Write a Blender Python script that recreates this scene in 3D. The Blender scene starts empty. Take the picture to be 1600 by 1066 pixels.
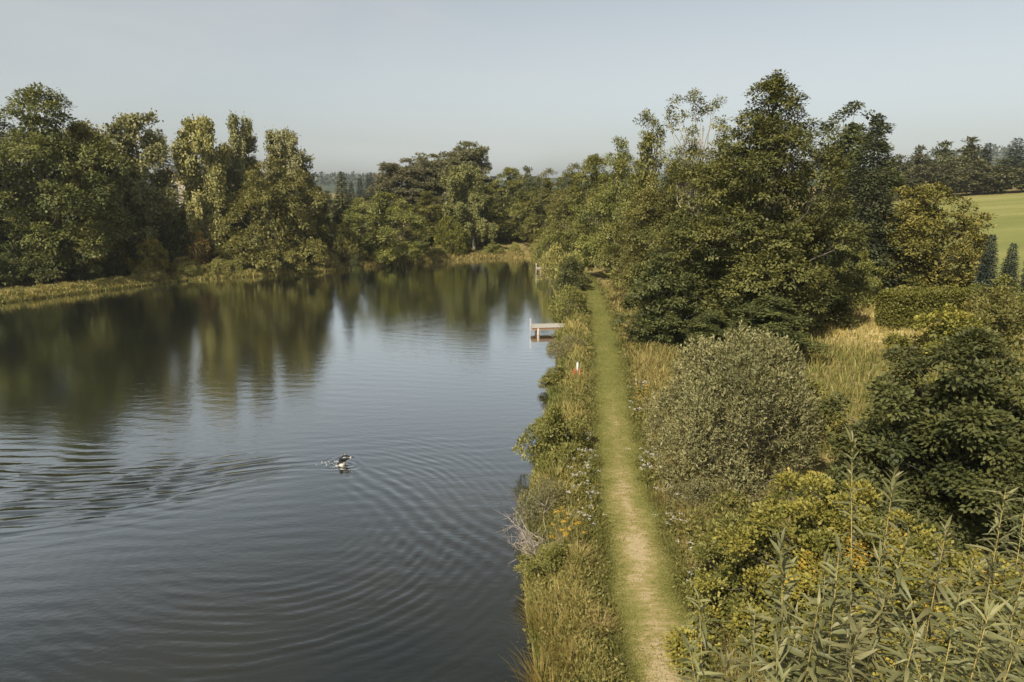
import bpy, bmesh, math, random
import numpy as np
from mathutils import Vector, Matrix, Quaternion

# ------------------------------------------------------------------ camera, sky, sun, exposure
scene = bpy.context.scene
COL = scene.collection
R = math.radians

cam_data = bpy.data.cameras.new('camera')
cam_data.lens = 24.0; cam_data.sensor_width = 36.0
cam_data.clip_start = 0.1; cam_data.clip_end = 6000
cam = bpy.data.objects.new('camera', cam_data); COL.objects.link(cam)
cam.location = (0, 0, 9.5); cam.rotation_euler = (R(90 - 12.8), 0, 0)
scene.camera = cam

SUN_AZ, SUN_EL = 213.0, 45.0          # compass from +Y, clockwise: behind the camera, to the left
world = bpy.data.worlds.new('World'); scene.world = world; world.use_nodes = True
wt = world.node_tree; wn = wt.nodes; wl = wt.links
bg = wn['Background']; bg.inputs['Strength'].default_value = 0.075
sky = wn.new('ShaderNodeTexSky'); sky.sky_type = 'NISHITA'; sky.sun_disc = False
sky.sun_elevation = R(SUN_EL); sky.sun_rotation = R(SUN_AZ)
sky.altitude = 300; sky.air_density = 1.0; sky.dust_density = 2.5; sky.ozone_density = 1.2
hs = wn.new('ShaderNodeHueSaturation'); hs.inputs['Saturation'].default_value = 0.34
wl.new(sky.outputs[0], hs.inputs['Color'])
# thin veil of high cloud, laid out over the whole sky by direction
tc = wn.new('ShaderNodeTexCoord'); mp = wn.new('ShaderNodeMapping')
mp.inputs['Scale'].default_value = (1.2, 1.2, 5.0); mp.inputs['Rotation'].default_value = (0, 0.22, 0.3)
wl.new(tc.outputs['Generated'], mp.inputs['Vector'])
nz = wn.new('ShaderNodeTexNoise'); nz.inputs['Scale'].default_value = 2.2; nz.inputs['Detail'].default_value = 6
nz.inputs['Distortion'].default_value = 0.4
wl.new(mp.outputs[0], nz.inputs['Vector'])
mr = wn.new('ShaderNodeMapRange'); mr.inputs[1].default_value = 0.42; mr.inputs[2].default_value = 0.75
mr.inputs[3].default_value = 0.0; mr.inputs[4].default_value = 0.42
wl.new(nz.outputs['Fac'], mr.inputs[0])
mx = wn.new('ShaderNodeMix'); mx.data_type = 'RGBA'; mx.blend_type = 'MIX'
tn = wn.new('ShaderNodeMix'); tn.data_type = 'RGBA'; tn.blend_type = 'MULTIPLY'; tn.inputs['Factor'].default_value = 1.0; tn.inputs[7].default_value = (.97, 1.0, .985, 1)
wl.new(hs.outputs[0], tn.inputs[6])
wl.new(mr.outputs[0], mx.inputs['Factor']); wl.new(tn.outputs[2], mx.inputs[6]); mx.inputs[7].default_value = (5.0, 5.2, 5.25, 1)
wl.new(mx.outputs[2], bg.inputs['Color'])

az, el = R(SUN_AZ), R(SUN_EL)
SDIR = Vector((math.sin(az) * math.cos(el), math.cos(az) * math.cos(el), math.sin(el)))
sun_data = bpy.data.lights.new('sun', 'SUN'); sun_data.energy = 5.0; sun_data.angle = R(1.2); sun_data.color = (1.0, 0.90, 0.74)
sun = bpy.data.objects.new('sun', sun_data); COL.objects.link(sun)
sun.rotation_euler = (-SDIR).to_track_quat('-Z', 'Y').to_euler()
sun.location = SDIR * 100

scene.view_settings.view_transform = 'Standard'; scene.view_settings.look = 'None'
scene.view_settings.exposure = 0.76; scene.view_settings.gamma = 1.0
scene.view_settings.use_curve_mapping = False
scene.render.engine = 'CYCLES'
cy = scene.cycles
cy.use_denoising = True
try: cy.denoiser = 'OPENIMAGEDENOISE'; cy.denoising_prefilter = 'ACCURATE'
except Exception: pass
cy.max_bounces = 6; cy.diffuse_bounces = 3; cy.glossy_bounces = 3; cy.transmission_bounces = 3; cy.volume_bounces = 1
cy.sample_clamp_indirect = 4.0
cy.volume_step_rate = 1.0

# ------------------------------------------------------------------ helpers
rng = np.random.default_rng(7)

def tag(o, label=None, cat=None, group=None, kind=None):
    if label: o['label'] = label
    if cat: o['category'] = cat
    if group: o['group'] = group
    if kind: o['kind'] = kind
    return o

def mesh_np(name, V, faces, tint=None, mat=None, smooth=False, face_mats=None, mats=None):
    """faces: list of int arrays (n,k), each with a constant k"""
    V = np.asarray(V, np.float32)
    me = bpy.data.meshes.new(name)
    me.vertices.add(len(V)); me.vertices.foreach_set('co', V.ravel())
    faces = [np.asarray(f, np.int32) for f in (faces if isinstance(faces, list) else [faces]) if len(f)]
    loops = np.concatenate([f.ravel() for f in faces])
    tot = np.concatenate([np.full(len(f), f.shape[1], np.int32) for f in faces])
    st = np.concatenate([[0], np.cumsum(tot)[:-1]]).astype(np.int32)
    me.loops.add(len(loops)); me.loops.foreach_set('vertex_index', loops)
    me.polygons.add(len(tot)); me.polygons.foreach_set('loop_start', st)
    try: me.polygons.foreach_set('loop_total', tot)
    except Exception: pass
    if tint is not None:
        a = me.attributes.new('tint', 'FLOAT', 'POINT'); a.data.foreach_set('value', np.asarray(tint, np.float32))
    for m in (mats or ([mat] if mat else [])): me.materials.append(m)
    if face_mats is not None: me.polygons.foreach_set('material_index', np.asarray(face_mats, np.int32))
    me.update(calc_edges=True)
    if smooth: me.polygons.foreach_set('use_smooth', np.ones(len(tot), bool))
    return me

def ob(name, me, parent=None, loc=(0, 0, 0)):
    o = bpy.data.objects.new(name, me); COL.objects.link(o); o.location = loc
    if parent is not None: o.parent = parent
    return o

def unit(a): return a / np.maximum(np.linalg.norm(a, axis=1, keepdims=True), 1e-9)
def rdir(n, r=None): return unit((r or rng).normal(size=(n, 3)))
def sstep(a, b, x):
    t = np.clip((x - a) / (b - a), 0, 1); return t * t * (3 - 2 * t)

# ------------------------------------------------------------------ materials
def newmat(name):
    m = bpy.data.materials.new(name); m.use_nodes = True
    nt = m.node_tree; return m, nt, nt.nodes, nt.links, nt.nodes['Principled BSDF']

def leaf_mat(name, ca, cb, trans=0.20, rough=0.55, spec=0.25, var=0.10, cc=None):
    """colour runs from ca to cb over the leaf tint (and on to cc for the odd turned leaf)"""
    m, nt, n, l, p = newmat(name)
    at = n.new('ShaderNodeAttribute'); at.attribute_name = 'tint'
    oi = n.new('ShaderNodeObjectInfo')
    ramp = n.new('ShaderNodeValToRGB')
    ramp.color_ramp.elements[0].color = (*ca, 1); ramp.color_ramp.elements[0].position = 0.0
    ramp.color_ramp.elements[1].color = (*cb, 1); ramp.color_ramp.elements[1].position = 0.85 if cc else 1.0
    if cc:
        e = ramp.color_ramp.elements.new(1.0); e.color = (*cc, 1)
    l.new(at.outputs['Fac'], ramp.inputs[0])
    h = n.new('ShaderNodeHueSaturation')
    def rmap(sock, lo, hi):
        k = n.new('ShaderNodeMapRange'); k.inputs[3].default_value = lo; k.inputs[4].default_value = hi
        l.new(oi.outputs['Random'], k.inputs[0]); l.new(k.outputs[0], sock)
    rmap(h.inputs['Hue'], 0.5 - 0.012, 0.5 + 0.014); rmap(h.inputs['Value'], 1 - var, 1 + var)
    l.new(ramp.outputs[0], h.inputs['Color'])
    l.new(h.outputs[0], p.inputs['Base Color'])
    p.inputs['Roughness'].default_value = rough; p.inputs['Specular IOR Level'].default_value = spec
    tr = n.new('ShaderNodeBsdfTranslucent')
    mul = n.new('ShaderNodeMix'); mul.data_type = 'RGBA'; mul.blend_type = 'MULTIPLY'; mul.inputs['Factor'].default_value = 1
    l.new(h.outputs[0], mul.inputs[6]); mul.inputs[7].default_value = (1.15, 1.1, 0.55, 1)
    l.new(mul.outputs[2], tr.inputs['Color'])
    ms = n.new('ShaderNodeMixShader'); ms.inputs[0].default_value = trans
    l.new(p.outputs[0], ms.inputs[1]); l.new(tr.outputs[0], ms.inputs[2])
    l.new(ms.outputs[0], n['Material Output'].inputs['Surface'])
    return m

def bark_mat(name, a, b, scale=6.0, stretch=(1, 1, 0.25)):
    m, nt, n, l, p = newmat(name)
    t = n.new('ShaderNodeTexCoord'); mp = n.new('ShaderNodeMapping'); mp.inputs['Scale'].default_value = stretch
    l.new(t.outputs['Object'], mp.inputs[0])
    nz = n.new('ShaderNodeTexNoise'); nz.inputs['Scale'].default_value = scale; nz.inputs['Detail'].default_value = 5
    l.new(mp.outputs[0], nz.inputs['Vector'])
    r = n.new('ShaderNodeValToRGB'); r.color_ramp.elements[0].position = .35; r.color_ramp.elements[1].position = .65
    r.color_ramp.elements[0].color = (*a, 1); r.color_ramp.elements[1].color = (*b, 1)
    l.new(nz.outputs['Fac'], r.inputs[0]); l.new(r.outputs[0], p.inputs['Base Color'])
    p.inputs['Roughness'].default_value = .85
    bp = n.new('ShaderNodeBump'); bp.inputs['Strength'].default_value = .5; bp.inputs['Distance'].default_value = .02
    l.new(nz.outputs['Fac'], bp.inputs['Height']); l.new(bp.outputs[0], p.inputs['Normal'])
    return m

M = {}
M['alder'] = leaf_mat('alder_leaf', (0.074, 0.082, 0.022), (0.205, 0.192, 0.050), cc=(0.24, 0.20, 0.05))
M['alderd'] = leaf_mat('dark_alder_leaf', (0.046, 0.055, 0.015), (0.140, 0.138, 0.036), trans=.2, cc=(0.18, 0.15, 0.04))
M['birchg'] = leaf_mat('green_birch_leaf', (0.085, 0.095, 0.028), (0.200, 0.190, 0.060))
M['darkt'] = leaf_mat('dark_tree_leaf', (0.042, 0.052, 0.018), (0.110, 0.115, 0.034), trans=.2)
M['conif'] = leaf_mat('dark_conifer_needle', (0.032, 0.044, 0.020), (0.090, 0.100, 0.040), trans=.08)
M['ash'] = leaf_mat('ash_leaf', (0.062, 0.072, 0.022), (0.165, 0.160, 0.042))
M['maple'] = leaf_mat('maple_leaf', (0.090, 0.098, 0.020), (0.235, 0.210, 0.042))
M['birch'] = leaf_mat('birch_leaf', (0.110, 0.115, 0.046), (0.240, 0.222, 0.095), cc=(0.28, 0.23, 0.09))
M['birchy'] = leaf_mat('birch_leaf_turning', (0.13, 0.125, 0.045), (0.27, 0.235, 0.085), cc=(0.30, 0.22, 0.06))
M['pine'] = leaf_mat('pine_needle', (0.080, 0.085, 0.040), (0.195, 0.182, 0.085), trans=.1)
M['spruce'] = leaf_mat('spruce_needle', (0.052, 0.058, 0.022), (0.135, 0.128, 0.045), trans=.08)
M['farc'] = leaf_mat('far_conifer_needle', (0.024, 0.036, 0.024), (0.060, 0.072, 0.043), trans=.05)
M['fard'] = leaf_mat('hill_wood_leaf', (0.060, 0.066, 0.030), (0.140, 0.130, 0.055), trans=.2)
M['thuja'] = leaf_mat('thuja_spray', (0.016, 0.026, 0.022), (0.045, 0.062, 0.050), trans=.05)
M['silver'] = leaf_mat('silver_willow_leaf', (0.095, 0.096, 0.038), (0.235, 0.212, 0.092), spec=.35)
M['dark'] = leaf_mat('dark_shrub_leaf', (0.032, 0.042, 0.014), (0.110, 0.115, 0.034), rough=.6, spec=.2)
M['yellow'] = leaf_mat('hawthorn_leaf', (0.086, 0.092, 0.019), (0.245, 0.212, 0.038), cc=(0.29, 0.20, 0.03))
M['bush'] = leaf_mat('bush_leaf', (0.085, 0.092, 0.022), (0.215, 0.195, 0.048))
M['roundt'] = leaf_mat('round_tree_leaf', (0.095, 0.100, 0.022), (0.260, 0.228, 0.050))
M['bushy'] = leaf_mat('pale_bush_leaf', (0.138, 0.138, 0.037), (0.287, 0.253, 0.075))
M['hedge'] = leaf_mat('hedge_leaf', (0.070, 0.075, 0.014), (0.165, 0.150, 0.026))
M['rust'] = leaf_mat('rusty_leaf', (0.080, 0.065, 0.020), (0.190, 0.130, 0.042), cc=(.26, .12, .04))
M['osier'] = leaf_mat('osier_leaf', (0.070, 0.076, 0.028), (0.185, 0.175, 0.078), rough=.52, spec=.3, trans=.22)
M['grass'] = leaf_mat('tall_grass_blade', (0.085, 0.098, 0.022), (0.360, 0.275, 0.100), trans=.3)
M['green'] = leaf_mat('green_grass_blade', (0.085, 0.093, 0.021), (0.225, 0.204, 0.060), trans=.3)
M['straw'] = leaf_mat('straw_grass_blade', (0.22, 0.17, 0.055), (0.48, 0.37, 0.16), trans=.3)
M['reed'] = leaf_mat('reed_blade', (0.10, 0.088, 0.022), (0.31, 0.22, 0.055), trans=.3)
M['bark'] = bark_mat('grey_brown_bark', (0.045, 0.038, 0.028), (0.12, 0.10, 0.075))
M['birchbark'] = bark_mat('birch_bark', (0.12, 0.11, 0.10), (0.62, 0.58, 0.50), 5, (1, 1, 2.2))
M['deadbark'] = bark_mat('bleached_bark', (0.14, 0.12, 0.085), (0.30, 0.26, 0.19))
M['pinebark'] = bark_mat('pine_bark', (0.10, 0.055, 0.03), (0.25, 0.14, 0.08))
M['twig'] = bark_mat('bleached_twig', (0.16, 0.13, 0.11), (0.36, 0.31, 0.27))
M['osierbark'] = bark_mat('osier_bark', (0.20, 0.165, 0.05), (0.33, 0.255, 0.075), 20)

# ------------------------------------------------------------------ pond outline and ground height
SHORE = np.array([(0.1, -25), (0.45, 0), (0.50, 11.5), (0.30, 13.8), (0.30, 16.5), (0.45, 19.2), (0.95, 23.9), (1.6, 29.2),
                  (2.35, 33.4), (2.6, 39.7), (3.4, 48.7), (3.9, 60.8), (3.8, 74.3), (3.3, 88.6), (1.8, 92.6), (-3.4, 91.8), (-8.3, 88.7),
                  (-12.1, 86.4), (-15.7, 83.5), (-20.0, 79.0), (-22.7, 75.4), (-27.6, 73.2), (-33.0, 70.1), (-36.7, 64.7),
                  (-39.8, 60.0), (-42.3, 55.6), (-46, 45), (-50, 28), (-53, 0), (-52, -25)])

def pond_dist(x, y):
    """signed distance to the shore: negative on the water"""
    x = np.asarray(x, float); y = np.asarray(y, float)
    d = np.full(x.shape, 1e9); inside = np.zeros(x.shape, bool)
    n = len(SHORE)
    for i in range(n):
        ax, ay = SHORE[i]; bx, by = SHORE[(i + 1) % n]
        ex, ey = bx - ax, by - ay
        t = np.clip(((x - ax) * ex + (y - ay) * ey) / (ex * ex + ey * ey), 0, 1)
        d = np.minimum(d, np.hypot(x - ax - t * ex, y - ay - t * ey))
        c = ((ay > y) != (by > y)) & (x < (bx - ax) * (y - ay) / ((by - ay) if by != ay else 1e-9) + ax)
        inside ^= c
    return np.where(inside, -d, d)

PATHY = np.array([-10, 10.6, 12.8, 15.5, 19.3, 25.2, 34.3, 44.6, 54.0, 62, 72, 90])
PATHL = np.array([2.0, 2.13, 2.23, 2.39, 2.68, 3.28, 4.30, 5.33, 5.95, 6.2, 6.2, 6.0])
PATHR = np.array([3.2, 3.34, 3.65, 3.75, 3.98, 4.59, 5.56, 6.60, 7.3, 7.6, 7.6, 7.4])
def pathL(y): return np.interp(y, PATHY, PATHL) + .05 * np.sin(y * 1.3) + .04 * np.sin(y * 3.1 + 1)
def pathR(y): return np.interp(y, PATHY, PATHR) + .05 * np.sin(y * 1.1 + 2) + .05 * np.sin(y * 2.7)

def bumps(x, y, s=1.0):
    return (np.sin(x * 0.9 * s + 1.3) * np.cos(y * 1.1 * s + .4) + np.sin(x * 2.3 * s + y * 1.7 * s) * .5 + np.sin(y * 3.1 * s - x * 1.9 * s + 2.) * .35)

def ground(x, y):
    x = np.asarray(x, float); y = np.asarray(y, float)
    d = pond_dist(x, y)
    right = sstep(-2, 3, x - 0.02 * y)
    bank = np.where(d < 0, np.maximum(-1.6, d * 0.7), 0.0)
    up_r = 0.80 * sstep(-0.1, 1.3, d)
    up_l = 0.45 * sstep(-0.1, 1.0, d) + 1.9 * sstep(3.5, 16, d)
    z = right * up_r + (1 - right) * up_l + bank
    s = np.logaddexp(0, (x - 13) / 4.0) * 4.0
    z = z + 0.062 * np.minimum(s, 100) * sstep(-10, 20, y) + 0.02 * np.clip(y - 40, 0, 100) * sstep(10, 40, x)
    z = z + 1.2 * sstep(110, 260, y) * (1 - sstep(10, 40, x))
    z = z + 13.5 * np.exp(-((y - 1000) / 160) ** 2) * (1 + .12 * np.sin(x * .011)) * sstep(300, 900, y)
    z = z + 44 * np.exp(-((y - 900) / 260) ** 2 - ((x - 900) / 420) ** 2)
    onpath = sstep(.35, 0, np.maximum(pathL(y) - x, x - pathR(y))) * (y < 80)
    z = z + 0.05 * bumps(x, y) * sstep(0.4, 2, d) * (1 - onpath)
    return z

def grid_mesh(xs, ys, zf):
    X, Y = np.meshgrid(xs, ys); Z = zf(X, Y)
    V = np.stack([X.ravel(), Y.ravel(), Z.ravel()], 1)
    nx, ny = len(xs), len(ys)
    i = (np.arange(ny - 1)[:, None] * nx + np.arange(nx - 1)[None]).ravel()
    return V, np.stack([i, i + 1, i + 1 + nx, i + nx], 1)

def axis(parts):
    a = [np.arange(p[0], p[1], p[2]) for p in parts] + [[parts[-1][1]]]
    return np.unique(np.concatenate(a))

# ground material: soil and turf, mown field and dry meadow told apart by where they lie
def ground_material():
    m, nt, n, l, p = newmat('ground_turf')
    g = n.new('ShaderNodeNewGeometry')
    at = n.new('ShaderNodeAttribute'); at.attribute_name = 'cover'
    def noise(s, d=6, stretch=(1, 1, 1)):
        mp = n.new('ShaderNodeMapping'); mp.inputs['Scale'].default_value = stretch
        l.new(g.outputs['Position'], mp.inputs[0])
        k = n.new('ShaderNodeTexNoise'); k.inputs['Scale'].default_value = s; k.inputs['Detail'].default_value = d
        l.new(mp.outputs[0], k.inputs['Vector']); return k
    def ramp(src, stops):
        r = n.new('ShaderNodeValToRGB')
        while len(r.color_ramp.elements) < len(stops): r.color_ramp.elements.new(.5)
        for e, (pos, c) in zip(r.color_ramp.elements, stops): e.position = pos; e.color = (*c, 1)
        l.new(src, r.inputs[0]); return r
    rough = ramp(noise(1.1, 8).outputs['Fac'], [(.3, (0.065, 0.062, 0.022)), (.5, (0.14, 0.115, 0.042)), (.7, (0.24, 0.185, 0.080))])
    field = ramp(noise(.07, 9, (.35, 1.6, 1)).outputs['Fac'], [(.30, (0.105, 0.118, 0.034)), (.52, (0.148, 0.152, 0.046)), (.72, (0.215, 0.195, 0.075))])
    sp = n.new('ShaderNodeSeparateColor'); l.new(at.outputs['Color'], sp.inputs[0])
    a = n.new('ShaderNodeMix'); a.data_type = 'RGBA'; l.new(sp.outputs[0], a.inputs['Factor']); l.new(rough.outputs[0], a.inputs[6]); l.new(field.outputs[0], a.inputs[7])
    dry = ramp(noise(.9, 8).outputs['Fac'], [(.3, (0.20, 0.155, 0.060)), (.6, (0.40, 0.32, 0.165))])
    b = n.new('ShaderNodeMix'); b.data_type = 'RGBA'; l.new(sp.outputs[1], b.inputs['Factor']); l.new(a.outputs[2], b.inputs[6]); l.new(dry.outputs[0], b.inputs[7])
    wood = ramp(noise(.05, 6).outputs['Fac'], [(.3, (0.018, 0.030, 0.018)), (.7, (0.045, 0.058, 0.030))])
    c = n.new('ShaderNodeMix'); c.data_type = 'RGBA'; l.new(sp.outputs[2], c.inputs['Factor']); l.new(b.outputs[2], c.inputs[6]); l.new(wood.outputs[0], c.inputs[7])
    l.new(c.outputs[2], p.inputs['Base Color'])
    p.inputs['Roughness'].default_value = .95; p.inputs['Specular IOR Level'].default_value = .1
    bp = n.new('ShaderNodeBump'); bp.inputs['Strength'].default_value = .7; bp.inputs['Distance'].default_value = .12
    l.new(noise(5.0, 8).outputs['Fac'], bp.inputs['Height']); l.new(bp.outputs[0], p.inputs['Normal'])
    return m

xs = axis([(-1600, -400, 60), (-400, -80, 14), (-80, -50, 2), (-50, -2, 1.2), (-2, 9, .25), (9, 40, 1.0), (40, 130, 2.5), (130, 420, 14), (420, 1600, 45)])
ys = axis([(-60, 0, 3), (0, 9, .7), (9, 60, .45), (60, 100, .9), (100, 170, 2), (170, 420, 10), (420, 1600, 40)])
V, F = grid_mesh(xs, ys, ground)
gm = mesh_np('ground', V, F, mat=ground_material(), smooth=True)
x, y = V[:, 0], V[:, 1]
cov = np.zeros((len(V), 4), np.float32); cov[:, 3] = 1
field_fac = sstep(24, 34, x - 0.12 * (y - 40) + 1.5 * np.sin(y * .21)) * sstep(44, 52, y + .25 * (x - 30)) * (1 - sstep(134, 138, y))
field_fac = np.maximum(field_fac, sstep(118, 125, y) * (1 - sstep(5, 20, x)) * (1 - sstep(330, 400, y)))
cov[:, 0] = field_fac
cov[:, 1] = sstep(4.5, 2.5, np.hypot((x - 21.5) / 1.5, (y - 40) / 1.6)) * .9
cov[:, 2] = sstep(520, 620, y)
ca = gm.color_attributes.new('cover', 'FLOAT_COLOR', 'POINT'); ca.data.foreach_set('color', cov.ravel())
o = ob('ground', gm); tag(o, kind='structure')

# mown path, a sheet just above the turf
def path_material():
    m, nt, n, l, p = newmat('mown_path')
    g = n.new('ShaderNodeNewGeometry')
    uv = n.new('ShaderNodeAttribute'); uv.attribute_name = 'tint'     # 0 at the edges, 1 on the trodden middle
    mp = n.new('ShaderNodeMapping'); mp.inputs['Scale'].default_value = (1, 2.2, 1); l.new(g.outputs['Position'], mp.inputs[0])
    k = n.new('ShaderNodeTexNoise'); k.inputs['Scale'].default_value = 3.2; k.inputs['Detail'].default_value = 9; k.inputs['Roughness'].default_value = .7
    l.new(mp.outputs[0], k.inputs['Vector'])
    k2 = n.new('ShaderNodeTexNoise'); k2.inputs['Scale'].default_value = .9; k2.inputs['Detail'].default_value = 7; k2.inputs['Roughness'].default_value = .65; l.new(g.outputs['Position'], k2.inputs['Vector'])
    ad = n.new('ShaderNodeMath'); ad.operation = 'MULTIPLY_ADD'; l.new(uv.outputs['Fac'], ad.inputs[0]); ad.inputs[1].default_value = .47; l.new(k.outputs['Fac'], ad.inputs[2])
    a2 = n.new('ShaderNodeMath'); a2.operation = 'MULTIPLY_ADD'; l.new(k2.outputs['Fac'], a2.inputs[0]); a2.inputs[1].default_value = .5; l.new(ad.outputs[0], a2.inputs[2])
    r = n.new('ShaderNodeValToRGB')
    st = [(.50, (0.082, 0.092, 0.021)), (.76, (0.132, 0.128, 0.037)), (.90, (0.205, 0.170, 0.070)), (1.0, (0.285, 0.228, 0.130))]
    while len(r.color_ramp.elements) < 4: r.color_ramp.elements.new(.5)
    for e, (q, c) in zip(r.color_ramp.elements, st): e.position = q; e.color = (*c, 1)
    sc_ = n.new('ShaderNodeMath'); sc_.operation = 'MULTIPLY'; sc_.inputs[1].default_value = .765; l.new(a2.outputs[0], sc_.inputs[0])
    l.new(sc_.outputs[0], r.inputs[0]); l.new(r.outputs[0], p.inputs['Base Color'])
    p.inputs['Roughness'].default_value = .95; p.inputs['Specular IOR Level'].default_value = .1
    bp = n.new('ShaderNodeBump'); bp.inputs['Strength'].default_value = .8; bp.inputs['Distance'].default_value = .05
    l.new(k.outputs['Fac'], bp.inputs['Height']); l.new(bp.outputs[0], p.inputs['Normal'])
    return m
py = np.arange(-4, 80, .3); t = np.linspace(0, 1, 9)
L, Rr = pathL(py) - .30, pathR(py) + .30
PX = L[:, None] * (1 - t) + Rr[:, None] * t + 0.06 * np.sin(py * 1.7)[:, None] * (t > .5) ; PY = np.repeat(py[:, None], 9, 1)
PZ = ground(PX, PY) + .035 - .05 * (np.abs(t - .5) > .45)
V = np.stack([PX.ravel(), PY.ravel(), PZ.ravel()], 1)
i = (np.arange(len(py) - 1)[:, None] * 9 + np.arange(8)[None]).ravel()
pm = mesh_np('path', V, np.stack([i, i + 1, i + 10, i + 9], 1), tint=((1 - np.abs(t - .5) * 2)[None] * (.30 + .95 * sstep(36, 10, py) + .18 * np.sin(py * 1.1) * np.sin(py * .37))[:, None]).ravel(), mat=path_material(), smooth=True)
tag(ob('path', pm), kind='structure')

# ------------------------------------------------------------------ water with the dog's wake
DOG = np.array((-5.94, 22.38))
def wake(x, y):
    h = np.zeros_like(x)
    cx, cy_ = -6.3, 17.4
    wob = .16 * np.sin(x * .6 + y * .4) + .05 * np.sin(x * 1.9 - y * 1.3) + .02 * np.sin(x * 4.1 + 2.7 * y)
    r = np.hypot(x - cx, (y - cy_) * .93) + wob
    ang = np.arctan2(y - cy_, x - cx)
    win = sstep(.8, 3.0, r) * (1 - sstep(5.0, 9.5, r)) * (0.35 + .65 * sstep(-2.75, -1.2, ang)) * (1 - sstep(.9, 1.6, ang) * .9) * (ang > -2.95)
    lam = .30
    gust = (.55 + .45 * np.sin(2.3 * ang + .9 * r + 1.1 * np.sin(3 * ang))) * (.70 + .30 * np.sin(5.1 * ang - 1.7 * r) * np.sin(1.3 * x + .8 * y)) * .92
    ph = 2 * np.pi * r / lam
    h += .0036 * win * gust * (np.sin(ph) + .28 * np.sin(2 * ph + .6))
    rb_ = np.hypot(x + 6.9, y - 18.6)
    h += .0020 * win * np.sin(2 * np.pi * rb_ / .37)
    # the left arm of the wake: a train of long crests trailing off to the left
    ax = np.array((-1.0, -.30)); ax /= np.linalg.norm(ax); nx_ = np.array((-ax[1], ax[0]))
    s = (x - DOG[0]) * ax[0] + (y - DOG[1]) * ax[1]
    d = (x - DOG[0]) * nx_[0] + (y - DOG[1]) * nx_[1] + .28 * np.sin(s * .55) + .1 * np.sin(s * 1.7 + x) + .06 * np.sin(3.3 * s + 5 * y)
    w2 = sstep(0.1, 3, s) * np.exp(-((d + .1) / (0.55 + .25 * np.clip(s, 0, 30))) ** 2) * (1 - sstep(16, 30, s) * .6)
    h += .0110 * w2 * np.sin(2 * np.pi * d / (.46 + .02 * np.clip(s, 0, 20)) + .8 * np.sin(s * .9))
    h += .0042 * w2 * np.sin(2 * np.pi * d / .23 + 1.7 * np.sin(s * .7 + 2))
    # long swell where the wake meets the far-left water: flat crests that break up sideways
    w4 = sstep(-8.0, -13.0, x) * np.exp(-((y - 20.6) / 2.3) ** 2)
    brk = .9 * np.sin(1.15 * x + .5 * np.sin(2.1 * y)) + .35 * np.sin(3.3 * x + 1.2 * y)
    h += .0190 * w4 * (np.sin(2 * np.pi * (y + .05 * x) / .62 + brk) + .25 * np.sin(4 * np.pi * (y + .05 * x) / .62 + 2 * brk + .5)) * (.75 + .25 * np.sin(1.9 * x + 2.7 * y))
    # right arm leaving the dog
    ax = np.array((.62, -.78)); nx_ = np.array((.78, .62))
    s = (x - DOG[0]) * ax[0] + (y - DOG[1]) * ax[1]
    d = (x - DOG[0]) * nx_[0] + (y - DOG[1]) * nx_[1] + .1 * np.sin(s * 1.3)
    w3 = sstep(.1, 1.0, s) * np.exp(-((d - .2) / (.35 + .22 * np.clip(s, 0, 30))) ** 2) * (1 - sstep(5, 11, s))
    h += .0065 * w3 * np.sin(2 * np.pi * d / .5)
    rr = np.hypot(x - DOG[0], y - DOG[1])
    h += .014 * np.exp(-(rr / .55) ** 2) * np.sin(2 * np.pi * rr / .3 + 3 * np.sin(3 * np.arctan2(y - DOG[1], x - DOG[0])))
    # light air over the whole pond
    for q, (kx, ky, am) in enumerate([(1.1, 7.2, .0016), (-1.7, 9.1, .0013), (2.6, 6.1, .0010), (.3, 11.3, .0009), (-3.1, 7.7, .0008)]):
        env_ = .5 + .5 * np.sin((.21 + .05 * q) * x - (.29 - .07 * q) * y + 1.7 * q)
        h += am * env_ * np.sin(kx * x + ky * y + 2.4 * np.sin((.31 + .06 * q) * x + .2 * y + q) + 1.5 * np.sin(.17 * x - (.41 + .05 * q) * y))
    return h
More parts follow.
